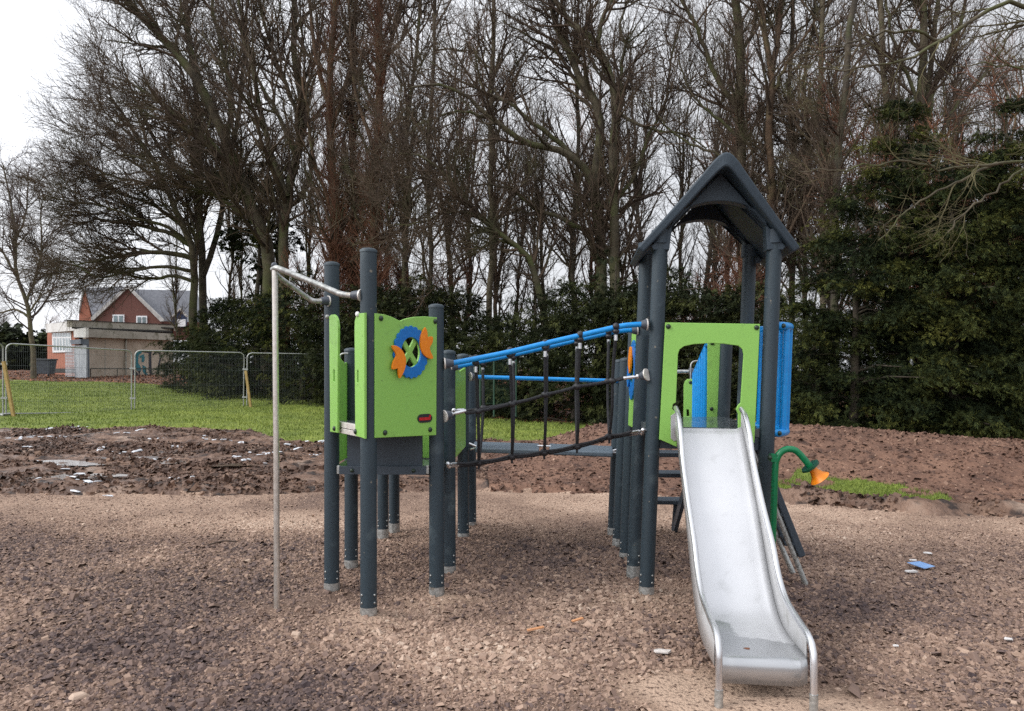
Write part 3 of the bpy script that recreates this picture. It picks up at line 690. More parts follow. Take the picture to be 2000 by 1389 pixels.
NX, NY = 900, 1000
tc_ = np.linspace(-1.0, 1.0, NX)
iy = np.concatenate([np.linspace(1 / 1.9, 1 / 15, 780), np.linspace(1 / 15, 1 / 150, NY - 780 + 1)[1:]])
yy = 1 / iy
X, Y = np.meshgrid(tc_, yy); X = X * Y
reg, Z = region_height(X, Y)
idx = np.arange(NX * NY).reshape(NY, NX)
quads = np.stack([idx[:-1, :-1], idx[:-1, 1:], idx[1:, 1:], idx[1:, :-1]], -1).reshape(-1, 4)
rf = reg[:-1, :-1].ravel()
VV = np.stack([X, Y, Z], -1).reshape(-1, 3)
def terrain(name, r, m, attrs=None):
    q = quads[rf == r]; used = np.unique(q); remap = np.zeros(NX * NY, int); remap[used] = np.arange(len(used))
    v = VV[used]; at = {k: f(v[:, 0], v[:, 1]) for k, f in (attrs or {}).items()}
    me = np_mesh(name, v, quads=remap[q], smooth=True, attrs=at); me.materials.append(m)
    o = bpy.data.objects.new(name, me); C.objects.link(o); o['kind'] = 'structure'; return o
M['gravel_base'] = mat('gravel_bed', lin((190, 163, 142)), lin((84, 68, 63)), attr='zone', ramp=(0.0, .78), extra=[(.25, lin((160, 134, 115))), (.5, lin((118, 95, 81)))], rough=.9, bump=(70, .018, 8), spots=[(lin((98, 76, 64)), 38, .52, .64), (lin((186, 158, 138)), 55, .56, .66)])
M['mud'] = mat('wet_mud', lin((86, 64, 52)), lin((134, 106, 88)), scale=2.2, detail=10, rough=.6, bump=(9, .09, 12), spots=[(lin((44, 31, 25)), 4.5, .54, .64), (lin((156, 134, 118)), 1.1, .60, .72)], rough_var=(1.3, .32, .8))
M['lawn'] = mat('lawn_turf', lin((96, 112, 38)), lin((128, 142, 56)), scale=1.1, detail=10, rough=.85, bump=(22, .05, 8), spots=[(lin((74, 84, 34)), 6, .58, .7), (lin((140, 152, 62)), 3, .62, .76)])
M['litter'] = mat('leaf_litter_soil', lin((74, 50, 38)), lin((108, 74, 56)), scale=4, detail=10, rough=.85, bump=(14, .06, 8), spots=[(lin((128, 84, 60)), 12, .55, .66), (lin((46, 34, 27)), 3, .55, .7)])
M['soil'] = mat('heaped_soil', lin((96, 69, 56)), lin((130, 98, 80)), scale=1.6, detail=12, rough=.85, bump=(10, .07, 12), spots=[(lin((68, 48, 40)), 5, .55, .68), (lin((160, 128, 106)), 26, .62, .70)])
terrain('gravel_ground', 0, M['gravel_base'], {'zone': lambda x, y: .5 + zone(x, y) * .5})
terrain('mud_ground', 1, M['mud']); terrain('lawn', 2, M['lawn']); terrain('woodland_floor', 3, M['litter']); terrain('soil_mound', 4, M['soil']); terrain('grass_verge', 5, M['lawn'])
gp = MB(); gp.add([(-600, -60, -.45), (600, -60, -.45), (600, 900, -.45), (-600, 900, -.45)], [(0, 1, 2, 3)]); o = gp.build('ground', M['litter']); o['kind'] = 'structure'
def hz(x, y): return region_height(np.atleast_1d(np.asarray(x, float)), np.atleast_1d(np.asarray(y, float)))

# ------------------------------------------------------------------ stones and clods
rg = np.random.default_rng(3)
def lumps(name, xs, ys, zs, size, flat, tone, m, elong=1.5, tilt=.35, kind='stuff', label=None):
    n = len(xs)
    base = np.array([[-1, -1, -.6], [1, -1, -.6], [1, 1, -.6], [-1, 1, -.6], [-.62, -.62, .6], [.62, -.62, .6], [.62, .62, .6], [-.62, .62, .6]], float)
    P = base[None] * rg.uniform(.65, 1.3, (n, 8, 3))
    s = np.stack([size * .5 * rg.uniform(1, elong, n), size * .5 * rg.uniform(.7, 1, n), size * .5 * flat * rg.uniform(.6, 1.4, n)], -1)
    P = P * s[:, None, :]
    tx, ty, tz = rg.normal(0, tilt, n), rg.normal(0, tilt, n), rg.uniform(0, 6.283, n)
    def rot(P, a, i, j):
        c, s_ = np.cos(a)[:, None], np.sin(a)[:, None]; Q = P.copy(); Q[..., i] = P[..., i] * c - P[..., j] * s_; Q[..., j] = P[..., i] * s_ + P[..., j] * c; return Q
    P = rot(P, tx, 1, 2); P = rot(P, ty, 0, 2); P = rot(P, tz, 0, 1)
    P += np.stack([xs, ys, zs], -1)[:, None, :]
    fb = np.array([[4, 5, 6, 7], [0, 1, 5, 4], [1, 2, 6, 5], [2, 3, 7, 6], [3, 0, 4, 7]])
    q = (np.arange(n)[:, None, None] * 8 + fb[None]).reshape(-1, 4)
    me = np_mesh(name, P.reshape(-1, 3), quads=q, attrs={'tone': np.repeat(tone, 8)}); me.materials.append(m)
    o = bpy.data.objects.new(name, me); C.objects.link(o); o['kind'] = kind
    if label: o['label'] = label
    return o
def fan(n, y0, y1, half=.74, pw=1.0):
    y = np.sqrt(rg.uniform(y0 ** 2, y1 ** 2, n)) if pw == 1 else y0 + (y1 - y0) * rg.uniform(0, 1, n) ** pw
    return rg.uniform(-half, half, n) * y, y
M['stones'] = mat('broken_stone', lin((66, 54, 55)), lin((208, 188, 170)), attr='tone', ramp=(0, 1), rough=.85, extra=[(.22, lin((102, 85, 80))), (.42, lin((136, 112, 98))), (.7, lin((174, 148, 130)))])
xs, ys = fan(230000, 2.5, 9.6)
r_, z_ = hz(xs, ys); zn = zone(xs, ys); sd2 = sand(xs, ys)
keep = (r_ == 0) & (rg.uniform(0, 1, len(xs)) > sd2 * .95)
xs, ys, z_, zn = xs[keep], ys[keep], z_[keep], zn[keep]
n = len(xs)
size = np.clip(rg.lognormal(math.log(.0165), .42, n), .007, .055) * (1 + .5 * fbm(xs * 1.4, ys * 1.4, 3, 81)) * np.interp(ys, [6.5, 8], [1, .6])
tone = np.clip(.40 - zn * .30 + rg.normal(0, .13, n), 0, 1)
lumps('gravel', xs, ys, z_ + size * .10, size, .72, tone, M['stones'], elong=1.35, tilt=.5, label='broken beige and purple stone chips covering the playground')
M['sand'] = M['gravel_base']
M['clod'] = mat('soil_clod', lin((68, 49, 40)), lin((172, 142, 122)), attr='tone', ramp=(0, 1), rough=.85, extra=[(.55, lin((108, 80, 66)))])
xs, ys = fan(42000, 8.2, 15); r_, z_ = hz(xs, ys)
k = (r_ == 4); xs, ys, z_ = xs[k], ys[k], z_[k]; n = len(xs)
size = np.clip(rg.lognormal(math.log(.021), .5, n), .009, .11)
lumps('soil_clods', xs, ys, z_ + size * .1, size, .75, np.clip(rg.normal(.42, .2, n), 0, 1), M['clod'], tilt=.6, label='loose brown soil clods and pebbles on the mound')
M['mudclod'] = mat('mud_clod', lin((48, 34, 27)), lin((146, 118, 98)), attr='tone', ramp=(0, 1), rough=.65, extra=[(.55, lin((96, 71, 57)))])
xs, ys = fan(120000, 8.5, 18.5); r_, z_ = hz(xs, ys)
k = (r_ == 1) & (fbm(xs * .8, ys * 1.5, 3, 83) > -.04); xs, ys, z_ = xs[k], ys[k], z_[k]; n = len(xs)
size = np.clip(rg.lognormal(math.log(.028), .5, n), .012, .13)
lumps('mud_clods', xs, ys, z_, size, .85, np.clip(rg.normal(.42, .16, n) + fbm(xs * .7, ys * 1.6, 3, 84) * .7, 0, 1), M['mudclod'], tilt=.9, label='churned dark mud lumps in front of the lawn')
# snow remains on the mud
M['snow'] = mat('old_snow', lin((196, 200, 206)), lin((228, 231, 236)), scale=20, rough=.6)
sx_, sy_, ss = [], [], []
for px, py, wd, cnt in ((20, 853, 60, 14), (110, 851, 90, 22), (150, 832, 40, 8), (245, 840, 14, 8), (275, 838, 22, 8), (210, 871, 30, 10), (235, 877, 34, 12), (70, 860, 30, 7), (345, 868, 10, 6), (315, 852, 14, 6), (395, 853, 12, 7), (440, 855, 22, 9), (470, 860, 12, 5), (150, 930, 70, 16), (360, 930, 28, 9), (240, 946, 8, 2), (160, 948, 8, 2), (500, 890, 36, 14), (515, 884, 20, 6), (545, 880, 10, 5), (570, 872, 14, 6), (600, 864, 26, 9), (632, 866, 14, 9), (620, 884, 16, 6), (335, 890, 20, 5), (275, 892, 20, 4), (120, 908, 60, 7), (90, 898, 40, 4), (305, 880, 20, 5), (405, 868, 14, 5), (50, 872, 40, 6)):
    g = G(px, py, .1); 
    for i in range((cnt + 1) * 6 // 10):
        sx_.append(g[0] + rnd.gauss(0, wd / 1500 * g[1] * .45)); sy_.append(g[1] + rnd.gauss(0, .16)); ss.append(rnd.uniform(.02, .085))
sx_, sy_, ss = map(np.array, (sx_, sy_, ss)); r_, z_ = hz(sx_, sy_)
lumps('snow', sx_, sy_, z_ + .02, ss, .34, np.ones(len(ss)), M['snow'], elong=2.6, tilt=.12, label='white remains of snow scattered over the churned mud')
M['water'] = mat('muddy_water', lin((96, 80, 70)), lin((110, 94, 82)), scale=3, rough=.06, spec=.8)
for px, py, rx, ry, dz in ((60, 932, .85, .34, .035), (190, 926, .45, .16, .04), (110, 905, .9, .35, .045), (330, 905, .4, .2, .04), (255, 893, .5, .25, .05), (430, 912, .5, .18, .035)):
    g = G(px, py, .06); gzl = np.median(hz(g[0] + np.linspace(-rx, rx, 9) * .8, g[1] + np.zeros(9))[1]); m = MB(); n_ = 40
    m.add([(g[0] + rx * math.cos(2 * math.pi * i / n_) * (1 + .2 * math.sin(i * 1.7)), g[1] + ry * math.sin(2 * math.pi * i / n_) * (1 + .2 * math.sin(i * 1.3)), gzl + .012) for i in range(n_)], [tuple(range(n_))]); o = m.build('puddle', M['water']); o['kind'] = 'structure'
# ------------------------------------------------------------------ grass blades
def blades(name, xs, ys, zs, h, wd, m, tone, label):
    n = len(xs); a = rg.uniform(0, 6.283, n); lx, ly = rg.normal(0, .45, n) * h, rg.normal(0, .45, n) * h
    c, s_ = np.cos(a) * wd / 2, np.sin(a) * wd / 2
    V = np.stack([np.stack([xs - c, ys - s_, zs - .01], -1), np.stack([xs + c, ys + s_, zs - .01], -1), np.stack([xs + lx, ys + ly, zs + h], -1)], 1).reshape(-1, 3)
    me = np_mesh(name, V, tris=np.arange(n * 3).reshape(-1, 3), attrs={'tone': np.repeat(tone, 3)}); me.materials.append(m)
    o = bpy.data.objects.new(name, me); C.objects.link(o); o['kind'] = 'stuff'; o['label'] = label; return o
M['blade'] = mat('grass_blade', lin((84, 100, 34)), lin((158, 166, 78)), attr='tone', ramp=(0, 1), rough=.7, extra=[(.5, lin((116, 134, 50)))])
xs, ys = fan(200000, 14, 42, .78); r_, z_ = hz(xs, ys); k = r_ == 2; xs, ys, z_ = xs[k], ys[k], z_[k]; n = len(xs)
blades('lawn_grass', xs, ys, z_, rg.uniform(.025, .07, n), rg.uniform(.012, .035, n), M['blade'], np.clip(.5 + fbm(xs * .8, ys * .8, 3, 91) * 1.1 + rg.normal(0, .2, n), 0, 1), 'short green lawn grass behind the mud')
xs, ys = fan(160000, 8.0, 11, .80); r_, z_ = hz(xs, ys); k = (r_ == 5) & (fbm(xs * 2, ys * 2, 3, 92) > -.2); xs, ys, z_ = xs[k], ys[k], z_[k]; n = len(xs)
blades('verge_grass', xs, ys, z_, rg.uniform(.015, .05, n), rg.uniform(.005, .011, n), M['blade'], np.clip(.3 + rg.normal(0, .25, n), 0, 1), 'strip of rough grass at the foot of the soil mound')
xs, ys = fan(60000, 16, 60, .8, .8); r_, z_ = hz(xs, ys); k = r_ == 3; xs, ys, z_ = xs[k], ys[k], z_[k]; n = len(xs)
M['leaves'] = mat('fallen_leaves', lin((70, 42, 30)), lin((158, 106, 74)), attr='tone', ramp=(0, 1), rough=.75)
lumps('fallen_leaves', xs, ys, z_ + .02, rg.uniform(.05, .12, n), .12, rg.uniform(0, 1, n), M['leaves'], tilt=.5, label='brown fallen leaves under the trees')
# ------------------------------------------------------------------ litter on the gravel
M['card'] = mat('blue_card', lin((120, 160, 214)), lin((142, 178, 224)), scale=30, rough=.5)
M['paper'] = mat('white_scrap', lin((206, 202, 200)), lin((228, 226, 224)), scale=30, rough=.6)
M['plastic_scrap'] = mat('crumpled_film', lin((196, 188, 182)), lin((222, 216, 212)), scale=40, rough=.35)
g = G(1799, 1110); m = MB(); z0 = hz(g[0], g[1])[1][0] + .03
m.add([(g[0] - .09, g[1] + .05, z0 + .012), (g[0] - .02, g[1] - .09, z0), (g[0] + .10, g[1] - .03, z0 + .004), (g[0] + .03, g[1] + .08, z0 + .016)], [(0, 1, 2, 3)])
o = m.build('litter_card', M['card']); o.modifiers.new('t', 'SOLIDIFY').thickness = .004; tag(o, 'flat blue card lying on the gravel right of the slide', 'litter')
for i, (px, py, r, m_, lab) in enumerate(((1783, 1098, .03, 'paper', 'small white scrap just behind the blue card'), (1812, 1087, .04, 'paper', 'pale scrap farthest back among the litter by the blue card'), (1780, 1121, .05, 'paper', 'thin white strip in front of the blue card'), (1290, 1279, .055, 'plastic_scrap', 'crumpled whitish plastic film on the gravel left of the slide'), (1748, 1269, .02, 'paper', 'tiny white chip on the gravel right of the slide'), (1968, 1256, .03, 'paper', 'white chip near the right edge of the gravel'), (1452, 1333, .035, 'paper', 'pale scrap on the ground under the slide lip'))):
    g = G(px, py); z0 = hz(g[0], g[1])[1][0] + .022
    leafy('litter_scrap', (g[0], g[1], z0), r * .7, M[m_], lab, 'litter', 8, .35, 20 + i)
for i, (px, py, r, lab) in enumerate(((1046, 1237, .05, 'orange brown wood splinter on the gravel between the towers'), (1128, 1218, .035, 'small orange wood chip on the gravel between the towers'))):
    g = G(px, py); z0 = hz(g[0], g[1])[1][0] + .03
    m = MB(); m.beam((g[0] - r, g[1] - .01, z0), (g[0] + r, g[1] + .02, z0 + .012), .022, .008); o = m.build('wood_chip', mat('fresh_wood', lin((196, 138, 96)), lin((212, 156, 112)), scale=50, rough=.7)); tag(o, lab, 'wood chip')
for px0, py0, px1, py1, lab in ((405, 1074, 462, 1069, 'thin dark twig on the gravel left of the sliding pole'),):
    a = G(px0, py0); b = G(px1, py1); m = MB(); m.tube(catmull([a + [0, 0, .04], (a + b) / 2 + [0, .02, .06], b + [0, 0, .05]], 8), .007, 6); tag(m.build('twig', mat('twig_bark', lin((60, 46, 38)), lin((84, 66, 54)), scale=30)), lab, 'twig')
for i, (px, py, s_, lab) in enumerate(((578, 1247, .05, 'large pale stone in front of the sliding pole foot'), (420, 1186, .055, 'brown stone on the gravel left of the sliding pole'), (1905, 1292, .06, 'grey wet stone at the right end of the gravel'), (1670, 1350, .06, 'dull grey slab of stone right of the slide foot'), (152, 1368, .05, 'pale rounded stone near the lower left corner'))):
    g = G(px, py); z0 = hz(g[0], g[1])[1][0]
    o = lumps('stone', np.array([g[0]]), np.array([g[1]]), np.array([z0 + .015]), np.array([s_ * 1.3]), .5, np.array([.8 if i in (0, 4) else .34]), M['stones'], kind='thing'); o.modifiers.new('b', 'BEVEL').width = .006; tag(o, lab, 'stone')
#@@PART4
# ------------------------------------------------------------------ trees
def bark(name, a, b, g, lo=.52, hi=.68):
    return mat(name, lin(a), lin(b), scale=3.5, detail=8, rough=.9, bump=(18, .02, 8), spots=[(lin(g), 1.2, lo, hi)])
M['bark'] = bark('mossy_bark', (64, 58, 46), (96, 88, 70), (80, 84, 48), .46, .64)
M['bark_red'] = bark('brown_bark', (76, 60, 46), (108, 86, 66), (84, 84, 50))
M['bark_dark'] = bark('dark_bark', (58, 52, 44), (84, 76, 64), (70, 74, 46))
M['bark_pale'] = bark('pale_bark', (80, 72, 58), (112, 103, 84), (98, 98, 62))
M['twig_dark'] = mat('dark_twigs', lin((62, 51, 43)), lin((94, 78, 62)), scale=1.2, detail=3, rough=.9, spots=[(lin((72, 70, 46)), .7, .54, .66)])
M['twig_red'] = mat('russet_twigs', lin((98, 64, 48)), lin((130, 88, 66)), scale=1.2, detail=3, rough=.9)
M['twig_birch'] = mat('birch_twigs', lin((74, 62, 58)), lin((100, 84, 78)), scale=1.2, detail=3, rough=.9)
M['twig_lichen'] = mat('lichen_twigs', lin((70, 64, 46)), lin((106, 100, 68)), scale=2, detail=3, rough=.9)

def tubes(P, Rr, sides):
    Mn, K, _ = P.shape
    T = np.gradient(P, axis=1); T /= np.linalg.norm(T, axis=2, keepdims=True) + 1e-9
    d = P[:, -1] - P[:, 0]; ref = np.eye(3)[np.argmin(np.abs(d), axis=1)]
    Aa = np.cross(T, ref[:, None, :]); Aa /= np.linalg.norm(Aa, axis=2, keepdims=True) + 1e-9; Bb = np.cross(T, Aa)
    t = np.arange(sides) * 2 * math.pi / sides
    V = P[:, :, None, :] + Rr[:, :, None, None] * (np.cos(t)[None, None, :, None] * Aa[:, :, None, :] + np.sin(t)[None, None, :, None] * Bb[:, :, None, :])
    ix = np.arange(Mn * K * sides).reshape(Mn, K, sides); nx = np.roll(ix, -1, axis=2)
    q = np.stack([ix[:, :-1], nx[:, :-1], nx[:, 1:], ix[:, 1:]], -1).reshape(-1, 4)
    return V.reshape(-1, 3), q
def tube_obj(name, parts, m, parent):
    Vs, qs, o = [], [], 0
    for P, Rr, s in parts:
        v, q = tubes(P, Rr, s); Vs.append(v); qs.append(q + o); o += len(v)
    me = np_mesh(name, np.concatenate(Vs), quads=np.concatenate(qs), smooth=True); me.materials.append(m)
    ob = bpy.data.objects.new(name, me); return link(ob, parent)
def grow(rs, P, Rr, n, length, K, ang=(45, 14), t0=.2, t1=1.0, up=.25, wob=.16, rmul=.62, rtip=.25, rmin=.003, zmax=None, bias=None, lensd=.3, flat=0.0, tpow=1.0):
    """n new shoots along the parent paths P (M,K0,3)"""
    Mn, K0, _ = P.shape
    Lp = np.linalg.norm(np.diff(P, axis=1), axis=2).sum(1)
    pr = Lp / Lp.sum(); pi = rs.choice(Mn, n, p=pr)
    t = t0 + (t1 - t0) * rs.uniform(0, 1, n) ** tpow
    f = t * (K0 - 1); i = np.minimum(f.astype(int), K0 - 2); u = (f - i)[:, None]
    pos = P[pi, i] * (1 - u) + P[pi, i + 1] * u
    rp = Rr[pi, i] * (1 - u[:, 0]) + Rr[pi, i + 1] * u[:, 0]
    if zmax is not None:
        k = pos[:, 2] < zmax; pi, t, i, pos, rp = pi[k], t[k], i[k], pos[k], rp[k]; n = len(pi)
    T = P[pi, i + 1] - P[pi, i]; T /= np.linalg.norm(T, axis=1, keepdims=True) + 1e-9
    N = rs.normal(0, 1, (n, 3)); N -= T * (N * T).sum(1, keepdims=True); N /= np.linalg.norm(N, axis=1, keepdims=True)
    a = np.radians(np.clip(rs.normal(ang[0], ang[1], n), 8, 100))[:, None]
    d = np.cos(a) * T + np.sin(a) * N
    if bias is not None: d = d + np.array(bias)[None]
    if flat: d[:, 2] *= (1 - flat)
    d /= np.linalg.norm(d, axis=1, keepdims=True)
    L = length * np.clip(rs.normal(1, lensd, n), .35, 1.8) * (1.15 - .5 * t)
    st = (L / (K - 1))[:, None]
    out = [pos]
    for k in range(K - 1):
        out.append(out[-1] + d * st)
        d = d + rs.normal(0, wob, (n, 3)); d[:, 2] += up * 2 / (K - 1); d /= np.linalg.norm(d, axis=1, keepdims=True)
    Q = np.stack(out, 1)
    r0 = np.maximum(np.minimum(rp * rmul, L * .022), rmin)
    R2 = r0[:, None] * np.linspace(1, rtip, K)[None]
    return Q, np.maximum(R2, rmin * .7)

def gh(x, y): return float(hz(x, y)[1][0])
TOPZ = 40
def guided(name, label, limbs, Y, seed, m='bark', tw='twig_dark', n=(90, 700, 4200), length=(2.4, 1.1, .5), up=(.35, .3, .25), bias=None, shoots=0, cat='tree', group='bare trees of the wood', rmin=(.011, .0055, .0038), ang=(42, 40, 42), dens=.55):
    """limbs: (pixel points, width at start, width at end, extra depth at the end); first limb is the trunk"""
    rs = np.random.default_rng(seed); sc = Y / 19.0
    n = (int(n[0] * .9), int(n[1] * (dens + .1)), int(n[2] * dens)); length = tuple(l * sc for l in length); rmin = tuple(r * sc for r in rmin)
    Ps, Rs = [], []; K = 16
    for pts, w0, w1, dy in limbs:
        m_ = len(pts); P = np.array([U(x, y, Y + dy * (i / (m_ - 1))) for i, (x, y) in enumerate(pts)])
        P = catmull(P, K); P[1:-1] += rs.normal(0, .02, (K - 2, 3))
        Ps.append(P); Rs.append(np.linspace(w0, w1, K) * (.43 if Y > 22 else .48) * Y / 1500)
    b = Ps[0][0].copy(); b[2] = gh(b[0], b[1])
    root = empty(name, tuple(b), label, cat, group)
    Ps[0][0] = [b[0], b[1], b[2] - .2]; Rs[0][0] *= 1.2
    P = np.stack(Ps) - b; Rr = np.stack(Rs)
    zt = U(1000, -60, Y)[2] - b[2]
    tube_obj('trunk', [(P, Rr, 9)], M[m], root)
    b1, r1 = grow(rs, P, Rr, n[0], length[0], 9, (ang[0], 14), .22, 1, up[0], .13, rmin=rmin[0], zmax=zt, bias=bias)
    src = np.concatenate([b1]); 
    b2, r2 = grow(rs, b1, r1, n[1], length[1], 7, (ang[1], 14), .15, 1, up[1], .16, rmin=rmin[1], zmax=zt, bias=bias)
    b3, r3 = grow(rs, b2, r2, n[2], length[2], 5, (ang[2], 14), .1, 1, up[2], .18, rmin=rmin[2], zmax=zt, bias=bias)
    b4, r4 = grow(rs, b1, r1, n[2] // 5, length[2] * 1.2, 5, (45, 14), .3, 1, up[2], .18, rmin=rmin[2], zmax=zt, bias=bias)
    crown = [(b1, r1, 5), (b2, r2, 4), (b3, r3, 3), (b4, r4, 3)]
    tube_obj('crown', crown, M[tw], root)
    if shoots:
        s1, q1 = grow(rs, P[:1], Rr[:1], shoots, .75 * sc, 5, (38, 14), .05, .92, .35, .14, rmin=.007, zmax=zt, rmul=.08)
        s2, q2 = grow(rs, s1, q1, shoots * 3, .35 * sc, 4, (35, 12), .15, 1, .3, .16, rmin=.0045, zmax=zt)
        tube_obj('trunk_shoots', [(s1, q1, 4), (s2, q2, 3)], M['twig_red'], root)
    return root

# left edge of the wood
guided('bare_tree', 'big leaning bare tree whose main stem sweeps up left to the edge of the wood', [
    ([(527, 700), (524, 600), (521, 480), (490, 400), (465, 336), (441, 276), (402, 189), (343, 98), (308, 66), (245, 0), (190, -70)], 34, 12, -1),
    ([(465, 336), (430, 300), (380, 250), (330, 215), (270, 170), (215, 150)], 15, 3, -1.5), ([(441, 276), (452, 200), (440, 120), (420, 40), (410, -40)], 14, 6, .8),
    ([(402, 189), (380, 120), (366, 60), (350, 0), (345, -60)], 10, 4, 1), ([(343, 98), (300, 90), (250, 85), (205, 78)], 8, 2, -1), ([(510, 440), (450, 400), (390, 360), (310, 320), (240, 300)], 14, 3, -2)],
    32, 101, n=(130, 1000, 6200), length=(1.7, .95, .5), up=(.22, .2, .16), bias=(-.12, 0, .06), dens=1.0)
guided('bare_tree', 'bare tree with low level limbs reaching left above the flat roofed building', [
    ([(378, 690), (377, 600), (378, 520), (374, 480), (355, 440), (326, 372), (312, 340), (290, 300), (265, 265), (240, 220), (215, 190)], 20, 6, -1),
    ([(376, 505), (340, 495), (288, 492), (235, 500), (180, 512), (140, 520)], 13, 2.5, -2), ([(374, 480), (330, 455), (270, 440), (210, 430), (150, 415)], 12, 2.5, -2), ([(377, 550), (340, 538), (290, 545), (230, 534), (160, 522), (128, 514)], 9, 2, 1),
    ([(355, 440), (300, 400), (240, 380), (180, 352), (140, 340)], 10, 2.5, -1), ([(326, 372), (280, 330), (230, 300), (180, 268)], 9, 2, -1.5), ([(378, 520), (390, 440), (384, 360), (372, 290), (360, 220)], 12, 4, 1.5), ([(326, 372), (270, 355), (220, 345), (165, 318), (135, 322)], 8, 2, -2), ([(366, 470), (320, 440), (260, 425), (190, 400), (135, 395)], 9, 2, -3), ([(376, 530), (320, 520), (250, 530), (190, 540), (125, 500)], 9, 2, -3), ([(290, 300), (250, 260), (210, 225), (185, 190)], 7, 2, -1)],
    35, 102, n=(160, 1300, 7600), length=(1.4, .85, .46), up=(.10, .12, .12), bias=(-.16, 0, .03), dens=1.3)
guided('bare_tree', 'dark double stemmed bare tree just right of the low limbed one', [
    ([(398, 690), (397, 600), (395, 500), (388, 400), (392, 300), (385, 200), (370, 100), (360, 0), (355, -60)], 19, 7, .5), ([(396, 540), (420, 470), (440, 380), (455, 280), (470, 180), (478, 80), (482, -40)], 14, 5, 1), ([(388, 400), (350, 340), (300, 270), (262, 190), (235, 120)], 10, 3, -1)],
    36, 103, 'bark_dark', n=(110, 850, 5000), length=(1.6, .9, .48), up=(.3, .25, .2), bias=(-.08, 0, .1), dens=.9)
guided('bare_tree', 'tall bare tree with a fan of upright limbs left of the russet column', [
    ([(556, 690), (554, 600), (553, 480), (560, 385), (578, 310), (591, 245), (584, 170), (574, 115), (574, 0), (572, -60)], 26, 11, .5), ([(560, 385), (530, 300), (505, 200), (490, 120), (470, 30), (460, -50)], 15, 6, 0), ([(591, 245), (560, 170), (530, 90), (505, 0), (500, -50)], 12, 5, 1), ([(578, 310), (545, 230), (497, 140), (470, 60), (440, -20)], 10, 4, -1)],
    31, 104, n=(110, 850, 5000), length=(2.1, 1.1, .55), up=(.5, .4, .3))
guided('bare_tree', 'forked bare tree rising out of the russet shoots', [
    ([(655, 690), (652, 600), (651, 480), (655, 400), (648, 300), (644, 210), (647, 105), (655, 0), (656, -60)], 27, 11, 0), ([(644, 210), (622, 130), (610, 60), (602, -40)], 13, 6, 1), ([(648, 250), (676, 170), (690, 90), (695, 0), (697, -60)], 13, 6, .5), ([(651, 420), (616, 320), (600, 220), (590, 150)], 10, 4, -.5)],
    29, 105, 'bark_red', n=(90, 650, 3600), length=(1.9, 1.0, .5), up=(.5, .4, .3), shoots=800)
guided('bare_tree', 'upright trunk clothed in russet shoots from the ground to the top of the picture', [
    ([(731, 700), (730, 600), (731, 480), (735, 300), (742, 170), (740, 80), (742, 0), (744, -60)], 26, 13, 0), ([(742, 170), (762, 90), (780, 20), (790, -50)], 12, 6, .5), ([(735, 300), (705, 220), (690, 150), (684, 60), (678, -40)], 10, 4, .5)],
    28, 106, 'bark_red', n=(90, 650, 3600), length=(1.8, .95, .48), up=(.45, .4, .3), shoots=1100)
guided('bare_tree', 'slim trunk wrapped in russet shoots between the two thick russet trees', [
    ([(690, 700), (689, 600), (688, 480), (690, 380), (686, 260), (690, 160), (692, 80)], 17, 7, 0)], 30, 107, 'bark_red', n=(50, 380, 2200), length=(1.5, .9, .45), up=(.5, .4, .3), shoots=800)
# middle of the wood
guided('bare_tree', 'straight pale slim trunk standing alone in the middle of the wood', [
    ([(956, 720), (956, 640), (960, 480), (959, 360), (958, 240), (962, 120), (964, 0), (965, -60)], 15, 9, 0)], 27, 108, 'bark_pale', n=(40, 330, 2000), length=(1.8, 1.0, .5), up=(.5, .4, .3))
guided('bare_tree', 'large mossy tree with two long limbs arching to the left across the middle', [
    ([(1176, 720), (1175, 640), (1174, 480), (1168, 420), (1160, 367), (1166, 315), (1173, 260), (1172, 215), (1139, 168), (1118, 115), (1093, 70), (1076, 0), (1070, -50)], 30, 11, 0),
    ([(1162, 380), (1148, 340), (1125, 315), (1090, 294), (1055, 284), (1020, 276), (967, 234), (932, 210), (904, 182), (845, 164), (800, 172)], 20, 4, -1.5), ([(1128, 315), (1107, 294), (1075, 262), (1037, 238), (1010, 212), (985, 196), (943, 178), (880, 147), (840, 120)], 13, 3, -.8),
    ([(967, 234), (935, 226), (900, 218), (860, 226), (810, 246)], 8, 2.5, -1), ([(943, 178), (938, 155), (930, 120), (935, 80)], 6, 2, 0), ([(1172, 215), (1150, 190), (1120, 150), (1085, 100), (1040, 75), (980, 40)], 12, 3, .5), ([(1170, 460), (1132, 444), (1090, 424), (1048, 409), (1002, 371), (950, 360), (900, 372)], 12, 3, -1.2)],
    25.5, 109, n=(120, 950, 5600), length=(1.9, 1.0, .5), up=(.3, .25, .2))
guided('bare_tree', 'mossy tree forking high up, right one of the twin stems beside the gabled roof', [
    ([(1202, 720), (1201, 640), (1200, 480), (1198, 400), (1198, 315), (1202, 210), (1188, 140), (1167, 87), (1135, 63), (1100, 35), (1083, 0), (1070, -50)], 27, 11, 0), ([(1167, 87), (1172, 60), (1177, 35), (1190, 10), (1202, -10), (1210, -50)], 12, 7, .5),
    ([(1202, 215), (1222, 232), (1247, 241), (1270, 252), (1300, 257), (1340, 262), (1380, 290)], 9, 3, -1), ([(1202, 240), (1215, 190), (1213, 130), (1222, 90), (1210, 50), (1230, 0), (1250, -40)], 10, 4, 1), ([(1198, 400), (1240, 340), (1265, 270), (1300, 200), (1310, 120), (1330, 40)], 10, 4, 1)],
    25, 110, n=(110, 850, 5000), length=(1.9, 1.0, .5), up=(.35, .3, .22))
